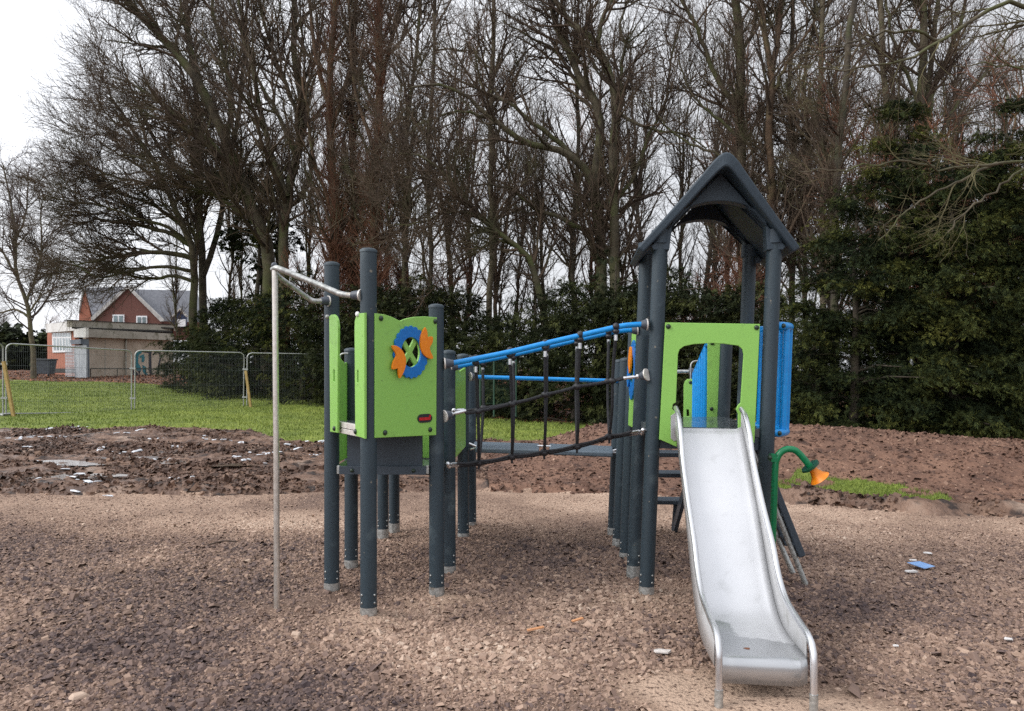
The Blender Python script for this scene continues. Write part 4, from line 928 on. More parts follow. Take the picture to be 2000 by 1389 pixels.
guided('bare_tree', 'low tree with mossy limbs rising to the left in front of the slim pale trunk', [
    ([(1075, 720), (1060, 600), (1040, 520), (1010, 478), (971, 455), (940, 425), (915, 402), (897, 374), (880, 350), (852, 325), (824, 304), (780, 300)], 19, 4, -1), ([(1010, 478), (980, 470), (950, 478), (900, 500), (860, 520)], 9, 2.5, -1), ([(940, 425), (900, 415), (860, 420), (810, 438), (760, 440)], 8, 2, -1), ([(880, 350), (850, 352), (810, 345), (760, 360)], 7, 2, 0)],
    24.5, 111, n=(110, 850, 5000), length=(1.5, .85, .45), up=(.2, .2, .15))
guided('bare_tree', 'tall trunk with lime green moss behind the peak of the gabled roof', [
    ([(1452, 740), (1451, 640), (1448, 400), (1447, 297), (1447, 210), (1443, 70), (1437, 0), (1434, -50)], 26, 19, 0), ([(1435, 205), (1410, 170), (1398, 150), (1383, 110), (1370, 77), (1350, 35), (1331, 0), (1320, -40)], 13, 7, 0), ([(1437, 265), (1400, 230), (1360, 195), (1335, 150), (1325, 100)], 8, 3, .5), ([(1445, 110), (1470, 60), (1480, 10), (1490, -40)], 9, 5, 0), ([(1447, 330), (1400, 300), (1345, 280), (1300, 245), (1260, 200)], 8, 3, .5)],
    23.5, 112, n=(100, 780, 4600), length=(1.8, 1.0, .5), up=(.35, .3, .25))
guided('bare_tree', 'reddish barked tree forking beside the right slope of the gabled roof', [
    ([(1503, 740), (1502, 640), (1504, 480), (1506, 367), (1503, 245), (1506, 140), (1496, 70), (1485, 0), (1480, -50)], 24, 11, 0), ([(1506, 140), (1517, 87), (1524, 0), (1526, -50)], 15, 9, .3), ([(1506, 190), (1540, 120), (1580, 60), (1620, 0)], 9, 4, -.5)],
    22.5, 113, 'bark_red', n=(90, 700, 4200), length=(1.7, .95, .48), up=(.35, .3, .25))
for i, (lab, pts, w0, w1, Yd, bk) in enumerate((
    ('dark slim trunk second to the right of the gabled roof', [(1548, 760), (1548, 640), (1545, 440), (1550, 300), (1540, 180), (1548, 60), (1550, -50)], 15, 9, 23, 'bark_dark'),
    ('straight grey trunk between the gabled roof and the conifers', [(1606, 760), (1606, 640), (1607, 437), (1604, 300), (1602, 180), (1606, 60), (1608, -50)], 14, 9, 22, 'bark_pale'),
    ('dark bent trunk rising at the left edge of the big conifers', [(1632, 760), (1630, 600), (1629, 437), (1632, 350), (1643, 245), (1653, 140), (1664, 35), (1680, -50)], 17, 12, 19, 'bark_dark'),
    ('bare trunk rising behind the tip of the nearest conifer', [(1745, 760), (1744, 600), (1743, 400), (1741, 297), (1730, 210), (1725, 105), (1720, 0), (1718, -50)], 16, 10, 20, 'bark_pale'),
    ('smooth slim trunk between the reddish tree and the conifers', [(1575, 760), (1574, 600), (1570, 420), (1580, 300), (1572, 160), (1590, 40), (1596, -50)], 9, 6, 23, 'bark'),
    ('slim dark trunk left of the large mossy twin stems', [(1120, 740), (1121, 620), (1118, 480), (1124, 360), (1130, 240), (1126, 120), (1130, 0), (1131, -50)], 11, 7, 27, 'bark_dark'),
    ('slender trunk standing between the russet trees and the slim pale trunk', [(838, 740), (838, 620), (842, 480), (836, 360), (840, 240), (846, 120), (850, 0), (852, -50)], 11, 7, 27, 'bark_dark'),
    ('leaning slender trunk just right of the russet shoots', [(790, 740), (788, 620), (792, 480), (800, 360), (795, 240), (812, 120), (820, 0), (824, -50)], 12, 7, 28, 'bark'))):
    guided('bare_tree', lab, [(pts, w0, w1, 0)], Yd, 120 + i, bk, n=(46, 380, 2300), length=(1.8, 1.0, .5), up=(.45, .35, .25))
guided('bare_tree', 'broad bare tree with several stems rising behind the tallest conifers on the right', [
    ([(1806, 760), (1804, 600), (1803, 400), (1800, 227), (1802, 140), (1804, 0), (1806, -50)], 24, 13, 0), ([(1803, 300), (1812, 180), (1818, 122), (1832, 0), (1838, -50)], 13, 8, .4), ([(1806, 280), (1825, 168), (1850, 110), (1874, 52), (1890, -20)], 13, 6, .5), ([(1800, 227), (1770, 140), (1740, 60), (1730, -20)], 9, 4, 0), ([(1810, 330), (1860, 220), (1920, 150), (1980, 60)], 10, 4, 1)],
    20, 130, n=(110, 850, 5000), length=(1.8, 1.0, .5), up=(.35, .3, .25))
# overhanging tree to the right of the frame, its limbs come into the picture
guided('bare_tree', 'overhanging tree at the right edge whose long thin boughs cross in front of the conifers', [
    ([(2250, 900), (2240, 700), (2230, 400), (2200, 150), (2150, 0), (2130, -100)], 60, 30, 0), ([(2200, 150), (2100, 60), (2030, 22), (1965, 7), (1912, 25), (1842, 80), (1790, 108), (1720, 130), (1667, 140), (1600, 132)], 13, 2.5, -.6),
    ([(1842, 80), (1780, 60), (1700, 70), (1640, 90), (1560, 110)], 7, 2, -.3), ([(2230, 380), (2120, 330), (2030, 310), (1947, 318), (1890, 322), (1825, 325), (1780, 308)], 11, 2.5, -.8), ([(1947, 318), (1880, 350), (1820, 380), (1760, 420), (1715, 470)], 6, 2, -.4), ([(2230, 300), (2100, 190), (2000, 140), (1920, 120), (1860, 130)], 8, 2, .4), ([(1825, 325), (1740, 318), (1660, 330), (1560, 335)], 5, 2, -.2), ([(2030, 310), (1960, 360), (1900, 400), (1850, 455)], 6, 2, -.5)],
    9.5, 131, tw='twig_lichen', n=(60, 380, 1300), length=(1.6, .9, .5), up=(-.02, .02, .05), rmin=(.008, .0048, .0034), group='bare trees of the wood')

# thin trees filling the wood behind
def slender(seed, H, tw, bk):
    rs = np.random.default_rng(seed)
    K = 16; nb = rs.integers(1, 3)
    Ps, Rs = [], []
    x = np.cumsum(rs.normal(0, .10, K)) + rs.normal(0, .025) * np.arange(K); y = np.cumsum(rs.normal(0, .10, K)); z = np.linspace(-.2, H, K)
    P0 = np.stack([x - x[0], y - y[0], z], -1); Ps.append(P0); Rs.append(np.linspace(.13, .03, K))
    for j in range(nb):
        f = rs.integers(4, 9); a = rs.uniform(0, 6.28); s = rs.uniform(.09, .2)
        k = np.arange(K - f); Q = P0[f] + np.stack([np.cos(a) * s * k * .9, np.sin(a) * s * k * .9, k * (H / K) * .95], -1); Ps.append(catmull(Q, K)); Rs.append(np.linspace(.07, .02, K))
    P = np.stack(Ps); Rr = np.stack(Rs)
    root = empty('bare_tree', (0, 0, 0), 'thin dark bare tree far back in the dense wood, seen between the bigger trunks', 'tree', 'thin bare trees filling the back of the wood')
    tube_obj('trunk', [(P, Rr, 7)], M[bk], root)
    b1, r1 = grow(rs, P, Rr, 70, 2.2, 7, (32, 12), .15, 1, .35, .12, rmin=.014)
    b2, r2 = grow(rs, b1, r1, 480, 1.15, 5, (36, 14), .15, 1, .3, .16, rmin=.008)
    b3, r3 = grow(rs, b2, r2, 1300, .6, 4, (40, 14), .1, 1, .25, .18, rmin=.0056)
    tube_obj('crown', [(b1, r1, 4), (b2, r2, 3), (b3, r3, 3)], M[tw], root)
    return root
protos = [slender(201 + i, 13 + i % 3, ('twig_dark', 'twig_dark', 'twig_red', 'twig_dark')[i % 4], ('bark_dark', 'bark', 'bark_dark', 'bark_red')[i % 4]) for i in range(6)]
spots = []
r5 = random.Random(55)
for i in range(34):
    px = 560 + (2060 - 560) * (i + r5.uniform(-.4, .4)) / 34; Yd = r5.uniform(28, 42)
    spots.append((px, Yd))
for px, Yd in ((430, 40), (470, 42), (520, 40), (340, 44)): spots.append((px, Yd))
for i, (px, Yd) in enumerate(spots):
    o = protos[i] if i < 6 else copy_tree(protos[i % 6])
    q = U(px, 700, Yd); o.location = (q[0], q[1], gh(q[0], q[1])); o.rotation_euler = (r5.uniform(-.04, .04), r5.uniform(-.05, .05), r5.uniform(0, 6.28)); s = r5.uniform(.8, 1.15) * (1 if px > 540 else .8); o.scale = (s * .9, s * .9, s)
def thicket(seed, H):
    rs = np.random.default_rng(seed); K = 10; ns = 9; Ps = []
    for j in range(ns):
        a = rs.uniform(0, 6.28); s = rs.uniform(.05, .5); h = H * rs.uniform(.6, 1); k = np.linspace(0, 1, K)
        Ps.append(np.stack([np.cos(a) * (.15 + s * h * k ** 1.3) + np.cumsum(rs.normal(0, .04, K)), np.sin(a) * (.15 + s * h * k ** 1.3) + np.cumsum(rs.normal(0, .04, K)), -.15 + h * k], -1))
    P = np.stack(Ps); Rr = np.tile(np.linspace(.035, .010, K)[None], (ns, 1))
    root = empty('bare_bush', (0, 0, 0), 'tangled bare russet bush under the trees, among the evergreens', 'bush', 'bare russet bushes of the understorey')
    tube_obj('stems', [(P, Rr, 6)], M['bark_red'], root)
    b1, r1 = grow(rs, P, Rr, 110, 1.1, 7, (42, 14), .15, 1, .2, .2, rmin=.009)
    b2, r2 = grow(rs, b1, r1, 800, .6, 5, (45, 16), .1, 1, .15, .22, rmin=.006)
    b3, r3 = grow(rs, b2, r2, 3200, .32, 4, (45, 16), .1, 1, .1, .22, rmin=.0045)
    tube_obj('crown', [(b1, r1, 4), (b2, r2, 3), (b3, r3, 3)], M['twig_red'], root); return root
tps = [thicket(401 + i, 4.2 + .6 * i) for i in range(3)]
for i, (px, Yd, s) in enumerate(((650, 31, 1.2), (720, 31, 1.3), (800, 31, 1.2), (1340, 24, .9), (1430, 23, 1.0), (1850, 18, 1.6), (1950, 18, 1.5))):
    o = tps[i] if i < 3 else copy_tree(tps[i % 3]); q = U(px, 700, Yd); o.location = (q[0], q[1], gh(q[0], q[1])); o.rotation_euler = (0, 0, i * 2.1); o.scale = (s, s, s)
# birch by the flat roofed building
guided('birch_tree', 'drooping fine twigged birch beside the grey waste bin at the left edge', [
    ([(66, 742), (65, 700), (62, 660), (59, 622), (50, 582), (32, 532), (29, 453), (22, 400), (12, 350), (5, 318)], 12, 2.5, 0), ([(52, 590), (70, 540), (82, 470), (80, 420), (86, 380)], 6, 2, 1), ([(35, 545), (10, 500), (-20, 450), (-30, 400)], 6, 2, -1), ([(58, 620), (30, 605), (0, 610), (-40, 600)], 6, 2, 0), ([(56, 610), (80, 580), (110, 560), (130, 555)], 5, 1.5, 0), ([(30, 470), (50, 420), (55, 360), (50, 330)], 5, 2, 0)],
    46, 140, 'bark_pale', 'twig_birch', n=(130, 1000, 5500), length=(.95, .55, .36), up=(.2, -.05, -.4), group=None, rmin=(.009, .0046, .0031), dens=.5)
for i, (px, Yd, sc, lab) in enumerate(((18, 90, .9, 'bare tree in the distance behind the birch'), (100, 95, .75, 'distant bare tree between the birch and the brick house'), (-30, 80, .9, 'distant bare tree at the far left edge'), (130, 105, .7, 'small distant bare tree left of the brick house chimney'))):
    o = copy_tree(protos[2 if i % 2 else 0]); q = U(px, 690, Yd); o.location = (q[0], q[1], gh(q[0], q[1]) - .2); o.rotation_euler = (0, 0, i * 1.3); o.scale = (sc * 1.3, sc * 1.3, sc * .55); o['label'] = lab; o['group'] = 'distant bare trees'

# ------------------------------------------------------------------ evergreens
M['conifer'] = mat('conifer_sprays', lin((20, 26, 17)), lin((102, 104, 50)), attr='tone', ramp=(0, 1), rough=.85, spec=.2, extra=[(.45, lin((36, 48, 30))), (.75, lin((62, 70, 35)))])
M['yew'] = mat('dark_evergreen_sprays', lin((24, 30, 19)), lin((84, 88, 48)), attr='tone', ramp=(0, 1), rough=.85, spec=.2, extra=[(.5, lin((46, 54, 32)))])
def evergreen(label, px, Yd, H, prof, nclu, nspray, seed, m='conifer', size=(.16, .045), name='conifer_tree', group='evergreens along the edge of the wood', sink=.1, sq=1.0, toneb=.45):
    """prof: list of (height fraction, radius); clumps of flat sprays on boughs"""
    rs = np.random.default_rng(seed)
    q = U(px, 760, Yd); bz = gh(q[0], q[1]) - sink
    root = empty(name, (q[0], q[1], bz), label, 'conifer' if name == 'conifer_tree' else 'bush', group)
    hs = [a for a, _ in prof]; rs_ = [b for _, b in prof]
    w = np.interp(np.linspace(0, 1, 200), hs, rs_); cdf = np.cumsum(w + .05); cdf /= cdf[-1]
    hz_ = np.interp(rs.uniform(0, 1, nclu), cdf, np.linspace(0, 1, 200)); az = rs.uniform(0, 6.283, nclu)
    lobes = 1 + .30 * np.sin(az * 3 + rs.uniform(0, 6)) * np.sin(hz_ * 9 + rs.uniform(0, 6)) + .18 * np.sin(az * 7 + hz_ * 17)
    Rr = np.interp(hz_, hs, rs_) * lobes * np.clip(1.04 - np.abs(rs.normal(0, .28, nclu)), .2, 1.2)
    cen = np.stack([np.cos(az) * Rr, np.sin(az) * Rr * sq, hz_ * H], -1)
    if name == 'conifer_tree' and sink < 1 and m == 'conifer':
        per = 7; nbg = nclu // per; bi = np.repeat(np.arange(nbg), per); kk = np.tile(np.linspace(.30, 1, per), nbg); nclu = len(bi)
        bh = hz_[:nbg]; ba = az[:nbg]; br = np.interp(bh, hs, rs_) * np.clip(rs.normal(1.05, .26, nbg), .5, 1.6)
        az = ba[bi] + rs.normal(0, .07, nclu); rr_ = br[bi] * kk; hz_ = bh[bi]
        cen = np.stack([np.cos(az) * rr_, np.sin(az) * rr_, np.maximum(hz_ * H + .10 * rr_ - .16 * rr_ ** 2 + rs.normal(0, .05, nclu), .05)], -1)
    outd = np.stack([np.cos(az), np.sin(az) * sq, np.full(nclu, .15)], -1)
    ct = rs.normal(0, .24, nclu)
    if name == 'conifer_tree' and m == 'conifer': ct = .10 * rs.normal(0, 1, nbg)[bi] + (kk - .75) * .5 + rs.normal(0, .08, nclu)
    kp = np.ones(nclu, bool) if (name == 'conifer_tree' and m == 'conifer') else (fbm(cen[:, 0] * .9 + seed, cen[:, 2] * .9 + cen[:, 1], 3, seed) > -.05) | (rs.uniform(0, 1, nclu) < .12); cen, outd, ct = cen[kp], outd[kp], ct[kp]; nclu = len(cen)
    nb_ = 12; nf = max(4, nspray // nb_); fi = np.repeat(np.arange(nclu), nf); m_ = len(fi); big = max(1, size[0] / .16)
    off = rs.normal(0, 1, (m_, 3)) * (np.array([.125, .125, .045]) if m == 'conifer' and name == 'conifer_tree' else np.array([.20, .20, .055])) * big + outd[fi] * rs.uniform(-.18, .26, m_)[:, None] * big
    fp_ = cen[fi] + off; fp_[:, 2] -= np.linalg.norm(off[:, :2], axis=1) * .32
    df = outd[fi] * .9 + rs.normal(0, .5, (m_, 3)); df[:, 2] += rs.normal(.0, .16, m_); df /= np.linalg.norm(df, axis=1, keepdims=True)
    sf = np.cross(df, np.array([0, 0, 1.0]) + rs.normal(0, .3, (m_, 3))); sf /= np.linalg.norm(sf, axis=1, keepdims=True); nf_ = np.cross(sf, df)
    ci = np.repeat(fi, nb_); n = len(ci); fj = np.repeat(np.arange(m_), nb_); k_ = np.tile(np.arange(nb_), m_)
    fl = size[0] * 1.5 * rs.uniform(.7, 1.3, m_)[fj]; al = (k_ // 2 + .4) / (nb_ / 2) ; side = np.where(k_ % 2 == 0, 1.0, -1.0) * np.where(k_ >= nb_ - 1, .1, 1)
    pos = fp_[fj] + df[fj] * (fl * al * .75)[:, None]; pos[:, 2] -= .35 * fl * al ** 2; pos[:, 2] = np.maximum(pos[:, 2], .03)
    d = df[fj] * .8 + sf[fj] * (side * .5)[:, None] + nf_[fj] * rs.normal(0, .35, n)[:, None] + rs.normal(0, .2, (n, 3)); d[:, 2] -= .05; d /= np.linalg.norm(d, axis=1, keepdims=True)
    sd = np.cross(nf_[fj] + rs.normal(0, .25, (n, 3)), d); sd /= np.linalg.norm(sd, axis=1, keepdims=True)
    ln = (size[0] * (1.05 - .45 * al) * rs.uniform(.7, 1.2, n))[:, None]; wd = (size[1] * rs.uniform(.6, 1.2, n))[:, None]
    V = np.stack([pos, pos + d * ln * .4 + sd * wd, pos + d * ln - np.array([0, 0, .12]) * ln, pos + d * ln * .4 - sd * wd], 1).reshape(-1, 3)
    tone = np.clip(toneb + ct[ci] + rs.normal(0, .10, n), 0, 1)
    me = np_mesh('crown', V, quads=np.arange(n * 4).reshape(-1, 4), attrs={'tone': np.repeat(tone, 4)}); me.materials.append(M[m])
    link(bpy.data.objects.new('crown', me), root)
    K = 10; P = np.stack([np.stack([rs.normal(0, .03, K), rs.normal(0, .03, K), np.linspace(-.2, H * .93, K)], -1)]); Rt = np.linspace(.05 + H * .014, .012, K)[None]
    nb = max(30, nclu // 6); ii = rs.choice(nclu, nb); c = cen[ii]
    st = np.stack([np.zeros(nb), np.zeros(nb), np.clip(c[:, 2] - .1 * np.linalg.norm(c[:, :2], axis=1), .1, None)], -1)
    B_ = np.stack([st, (st + c) / 2 + np.array([0, 0, .08]), c], 1)
    tube_obj('trunk', [(P, Rt, 7), (B_, np.tile(np.array([[.03, .018, .008]]), (nb, 1)) * (H / 6 + .3), 4)], M['bark_dark'], root)
    return root
cone_ = lambda r, b=.85: [(0, r * b), (.12, r), (.35, r * .95), (.6, r * .75), (.8, r * .48), (.93, r * .22), (1, .05)]
bush_ = lambda r: [(0, r * .9), (.25, r), (.6, r * .92), (.85, r * .6), (1, r * .2)]
for i, (px, Yd, H, r, lab) in enumerate((
    (1590, 14.6, 3.3, .85, 'short conifer at the left end of the conifer row, beside the blue barrier'),
    (1668, 14.4, 5.0, 1.15, 'conifer of middle height, second from the left in the conifer row'),
    (1765, 14.8, 6.9, 1.35, 'tall pointed conifer near the middle of the row behind the mound'),
    (1862, 14.2, 6.0, 1.35, 'broad conifer right of the tall pointed one behind the mound'),
    (1965, 14.6, 6.9, 1.45, 'tall conifer at the right edge of the picture'),
    (2075, 14.0, 6.5, 1.5, 'conifer just beyond the right edge, its boughs filling the corner'))):
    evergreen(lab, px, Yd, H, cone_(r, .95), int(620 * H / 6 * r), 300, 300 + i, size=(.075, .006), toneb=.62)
for i, (px, Yd, H, r, lab, k) in enumerate((
    (960, 24.5, 3.4, 1.3, 'round dark evergreen bush behind the left end of the rope net', 0),
    (1040, 23.5, 4.0, 1.5, 'wide dark evergreen bush behind the middle of the rope net', 0),
    (1125, 22.0, 4.2, 1.4, 'dark evergreen bush with leafy base behind the right half of the rope net', 0),
    (1200, 21.5, 5.0, 1.3, 'taller dark evergreen behind the posts left of the slide tower', 0),
    (1290, 21.0, 4.4, 1.4, 'dark evergreen bush seen between the front tower posts', 0),
    (1385, 20.0, 4.2, 1.4, 'dark evergreen bush seen through the tower under its roof', 0),
    (1475, 19.0, 3.9, 1.3, 'dark evergreen bush behind the right tower posts', 0),
    (1530, 17.5, 2.4, 1.0, 'low dark evergreen just left of the conifer row', 0),
    (880, 26.0, 4.4, 1.3, 'dark evergreen bush just right of the left tower', 0),
    (800, 26.5, 4.8, 1.3, 'dark evergreen bush behind the lime green gear board', 0),
    (725, 27.0, 4.4, 1.4, 'dark evergreen bush behind the tallest left post', 0),
    (655, 28.0, 4.6, 1.5, 'dark evergreen bush behind the sliding pole hoop', 0),
    (590, 30.0, 5.2, 2.1, 'bushy evergreen with greenish top just left of the sliding pole', 1),
    (500, 32.0, 4.3, 2.2, 'broad evergreen bush in the middle of the fenced lawn edge', 1),
    (452, 34.0, 4.3, 2.1, 'dark evergreen bush beside the graffiti wall', 1),
    (388, 37.5, 2.9, 1.6, 'low evergreen covering the right end of the flat roofed building', 1))):
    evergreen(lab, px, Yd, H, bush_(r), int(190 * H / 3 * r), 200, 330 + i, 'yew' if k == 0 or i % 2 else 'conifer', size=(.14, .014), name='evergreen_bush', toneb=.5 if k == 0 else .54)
evergreen('dark evergreen crown high up among the bare trees of the left group', 500, 33.5, 10.4, [(0, .2), (.55, .3), (.66, 1.2), (.8, 1.1), (.92, .8), (1, .2)], 75, 110, 360, 'yew', size=(.24, .06), name='conifer_tree', toneb=.36)
for i, (px, Yd, H, r, lab) in enumerate(((10, 75, 4.2, 3.5, 'dark distant bush behind the birch trunk'), (90, 72, 3.6, 2.8, 'dark distant bush left of the flat roofed building'), (-50, 70, 4.4, 3.2, 'dark distant bush cut by the left edge'), (130, 80, 4.5, 3.0, 'distant bush just above the flat roof corner'))):
    evergreen(lab, px, Yd, H, bush_(r), 200, 40, 370 + i, 'yew', size=(.6, .2), name='evergreen_bush', group='distant bushes', toneb=.3)
#@@PART5
# ------------------------------------------------------------------ buildings
def brick_mat(name, a, b, mortar, sc):
    m = mat(name, lin(a), lin(b), scale=2, rough=.85); nt = m.node_tree; N = nt.nodes; L = nt.links
    tcn = N.new('ShaderNodeTexCoord'); mp = N.new('ShaderNodeMapping'); mp.inputs['Rotation'].default_value = (R(90), 0, 0); L.new(tcn.outputs['Object'], mp.inputs['Vector'])
    bk = N.new('ShaderNodeTexBrick'); bk.inputs['Scale'].default_value = sc; bk.inputs['Color1'].default_value = lin(a); bk.inputs['Color2'].default_value = lin(b); bk.inputs['Mortar'].default_value = lin(mortar); bk.inputs['Mortar Size'].default_value = .012
    L.new(mp.outputs['Vector'], bk.inputs['Vector']); L.new(bk.outputs['Color'], N['Principled BSDF'].inputs['Base Color']); return m
M['brick'] = brick_mat('orange_brick', (158, 92, 70), (174, 106, 82), (164, 140, 124), 4.5)
M['brick_red'] = brick_mat('red_brick', (98, 60, 52), (112, 70, 60), (112, 96, 90), 4.5)
M['render'] = mat('stained_render', lin((176, 162, 144)), lin((198, 184, 166)), scale=.7, detail=8, rough=.9, spots=[(lin((152, 139, 120)), 1.6, .56, .74)])
M['fascia'] = mat('weathered_fascia', lin((150, 146, 134)), lin((178, 174, 162)), scale=1.2, detail=8, rough=.8, spots=[(lin((112, 110, 92)), 2.5, .56, .72)])
M['whitefascia'] = mat('white_fascia', lin((206, 204, 200)), lin((226, 226, 224)), scale=1, detail=6, rough=.7, spots=[(lin((170, 166, 158)), 3, .6, .75)])
M['wframe'] = mat('white_window_frame', lin((224, 226, 228)), lin((236, 238, 240)), scale=3, rough=.5)
M['glass'] = mat('window_glass', lin((60, 76, 80)), lin((120, 142, 146)), scale=1.6, rough=.08, spec=.8)
M['trim'] = mat('weathered_white_trim', lin((158, 156, 152)), lin((188, 186, 182)), scale=2, rough=.7)
M['shutter'] = mat('roller_shutter', lin((158, 164, 170)), lin((180, 186, 190)), scale=2, rough=.5)
M['shutterdark'] = mat('grey_steel_box', lin((84, 92, 104)), lin((104, 112, 122)), scale=2, rough=.5)
M['slate'] = brick_mat('slate_roof', (92, 94, 102), (110, 112, 118), (66, 68, 74), 3.0)
M['feltedge'] = mat('dark_roof_edge', lin((42, 40, 40)), lin((58, 56, 54)), scale=3, rough=.9)
M['navy'] = mat('navy_cladding', lin((44, 56, 84)), lin((54, 66, 94)), scale=3, rough=.7)
z6 = lambda l: [(80 + x / 6.313, 540 + y / 6.313) for x, y in l]
K1 = U(146, 735, 50); L1 = U(91, 735, 55); K2 = U(171, 735, 49.3); R2 = U(338, 735, 57)
p1 = Plane(K1, L1); p2 = Plane(K2, R2)
gz0 = K1[2] - .1
pv = empty('pavilion', (K1[0], K1[1], gz0), 'low flat roofed pavilion of orange brick and stained render with a roller shutter door', 'building')
def on(pl, pts, w0, w1, name, m, parent=pv, bev=.004, root=None):
    q = Plane(pl.a, pl.b, pl.k, w1, pl.n); sb = slab(q, [q.pxs(pts)], w0 - w1, 0, bev); return sb.build(name, m, parent)
on(p1, [(92, 640), (146, 636), (147, 738), (93, 738)], -.25, 0, 'brick_wall', M['brick'])
on(p1, [(92, 720), (146, 719.5), (146, 728), (92, 728)], 0.004, .03, 'plinth', M['feltedge'])
on(p2, [(168, 655), (338, 662), (338, 740), (170, 741)], -.25, 0, 'rendered_wall', M['render'])
on(p1, z6([(55, 587), (418, 545), (418, 668), (62, 694)]), .02, .35, 'fascia', M['whitefascia'])
on(p2, [(141, 626), (345, 635), (345, 646.5), (141, 639)], -.6, -.2, 'fascia', M['fascia'])
on(p2, [(141, 624.8), (345, 634), (345, 635.2), (141, 626.2)], -.8, -.15, 'roof_edge', M['feltedge'])
on(p2, [(150, 639.3), (340, 646.8), (340, 650), (150, 642)], -.5, -.1, 'shadow_gap', M['feltedge'])  # dark strip coloured in as the shade between upper and lower fascia
on(p2, z6([(545, 645), (1640, 708), (1640, 788), (548, 748)]), .03, .35, 'fascia', M['fascia'])
on(p1, z6([(402, 652), (552, 632), (552, 752), (404, 752)]), .36, .52, 'fascia', M['whitefascia'])
wn = on(p1, z6([(133, 672), (366, 668), (374, 932), (143, 940)]), .005, .06, 'window', M['wframe'])
for x0, x1 in ((150, 180), (186, 214), (220, 246), (253, 280), (286, 312), (318, 352)):
    on(p1, z6([(x0, 700), (x1, 698), (x1 + 2, 742), (x0 + 2, 744)]), .061, .072, 'pane', M['glass'], wn, .001)
for x0, x1 in ((152, 178), (190, 214), (226, 250), (264, 288), (300, 326), (336, 354)):
    on(p1, z6([(x0, 762), (x1, 760), (x1 + 5, 908), (x0 + 5, 912)]), .061, .072, 'pane', M['glass'], wn, .001)
dr = on(p1, z6([(408, 848), (552, 848), (556, 1248), (418, 1248)]), .45, .53, 'shutter_door', M['shutter'])
mbx = MB()
for k in range(22):
    y0 = 855 + k * 17.6; t = slab(p1, [p1.pxs(z6([(412 + k * .3, y0), (548, y0), (548, y0 + 11), (412 + k * .3, y0 + 11)]))], .531, .555, .003); mbx.add(t.v, t.f)
mbx.build('shutter_ribs', M['shutter'], dr)
on(p1, z6([(358, 786), (488, 774), (488, 832), (366, 838)]), .3, .75, 'shutter_box', M['shutterdark'])
on(p2, z6([(560, 772), (590, 772), (602, 1248), (556, 1248)]), .01, .30, 'door_reveal', M['shutterdark'])
on(p2, z6([(790, 776), (797, 776), (797, 1215), (790, 1215)]), .003, .01, 'wall_seam', M['fascia'])
dpth = lambda x: 49.3 + (x - 171) / (338 - 171) * 7.7 - .45
pts = [(318, 652.5), (263, 651.5), (261.5, 655.5), (248.5, 662), (246.3, 666), (245.6, 739)]
MB().tube([U(x, y, dpth(x)) for x, y in pts], .06, 8).build('drain_pipe', M['fascia'], pv)
rl = MB(); rl.tube([U(177, 720, dpth(177) - .4), U(318, 720.5, dpth(318) - .4)], .035, 6)
for x in (177, 229, 285): rl.tube([U(x, 720, dpth(x) - .4), U(x, 736, dpth(x) - .4)], .03, 6)
rl.build('hand_rail', M['feltedge'], pv)
# flat roof and hidden sides
rz = U(146, 627, 50)[2] - .15
c1 = np.array([K1[0], K1[1], rz]); c2 = np.array([L1[0], L1[1], rz]); c3 = np.array([R2[0], R2[1], rz]); c4 = c2 + (c3 - c1)
m = MB(); m.add([c1, c2, c4, c3, c1 + [0, 0, .1], c2 + [0, 0, .1], c4 + [0, 0, .1], c3 + [0, 0, .1]], [(0, 3, 2, 1), (4, 5, 6, 7), (0, 1, 5, 4), (1, 2, 6, 5), (2, 3, 7, 6), (3, 0, 4, 7)]); m.build('flat_roof', M['feltedge'], pv)
m = MB(); dn = np.array([0, 0, -3.4]); m.add([c2, c4, c3, c2 + dn, c4 + dn, c3 + dn], [(0, 1, 4, 3), (1, 2, 5, 4)]); m.build('rear_wall', M['brick'], pv)
M['teal'] = mat('teal_paint', lin((20, 104, 116)), lin((34, 122, 134)), scale=3, rough=.6); M['ink'] = mat('dark_paint', lin((24, 24, 40)), lin((36, 36, 54)), scale=3, rough=.6)
gf = None
for l, mm in (([(1160, 1000), (1180, 940), (1230, 908), (1247, 935), (1207, 975), (1197, 1060), (1237, 1130), (1232, 1162), (1182, 1162), (1166, 1080)], 'teal'), ([(1252, 1090), (1300, 1120), (1296, 1180), (1332, 1220), (1292, 1222), (1256, 1170)], 'teal'),
              ([(1213, 985), (1268, 958), (1282, 1012), (1266, 1062), (1238, 1048), (1246, 1000), (1222, 1006)], 'teal'), ([(1240, 908), (1372, 916), (1362, 962), (1366, 1150), (1384, 1226), (1350, 1222), (1330, 1150), (1330, 946), (1240, 930)], 'ink'),
              ([(1372, 962), (1412, 928), (1424, 938), (1388, 975)], 'ink'), ([(1440, 920), (1470, 990), (1446, 1090), (1430, 1216), (1452, 1222), (1462, 1100), (1486, 1000), (1456, 920)], 'ink'), ([(1138, 1150), (1165, 1160), (1215, 1222), (1138, 1226)], 'ink'), ([(1196, 1168), (1236, 1164), (1220, 1190), (1236, 1222), (1222, 1224)], 'ink')):
    o = on(p2, z6(l), .006, .016, 'graffiti', M[mm])
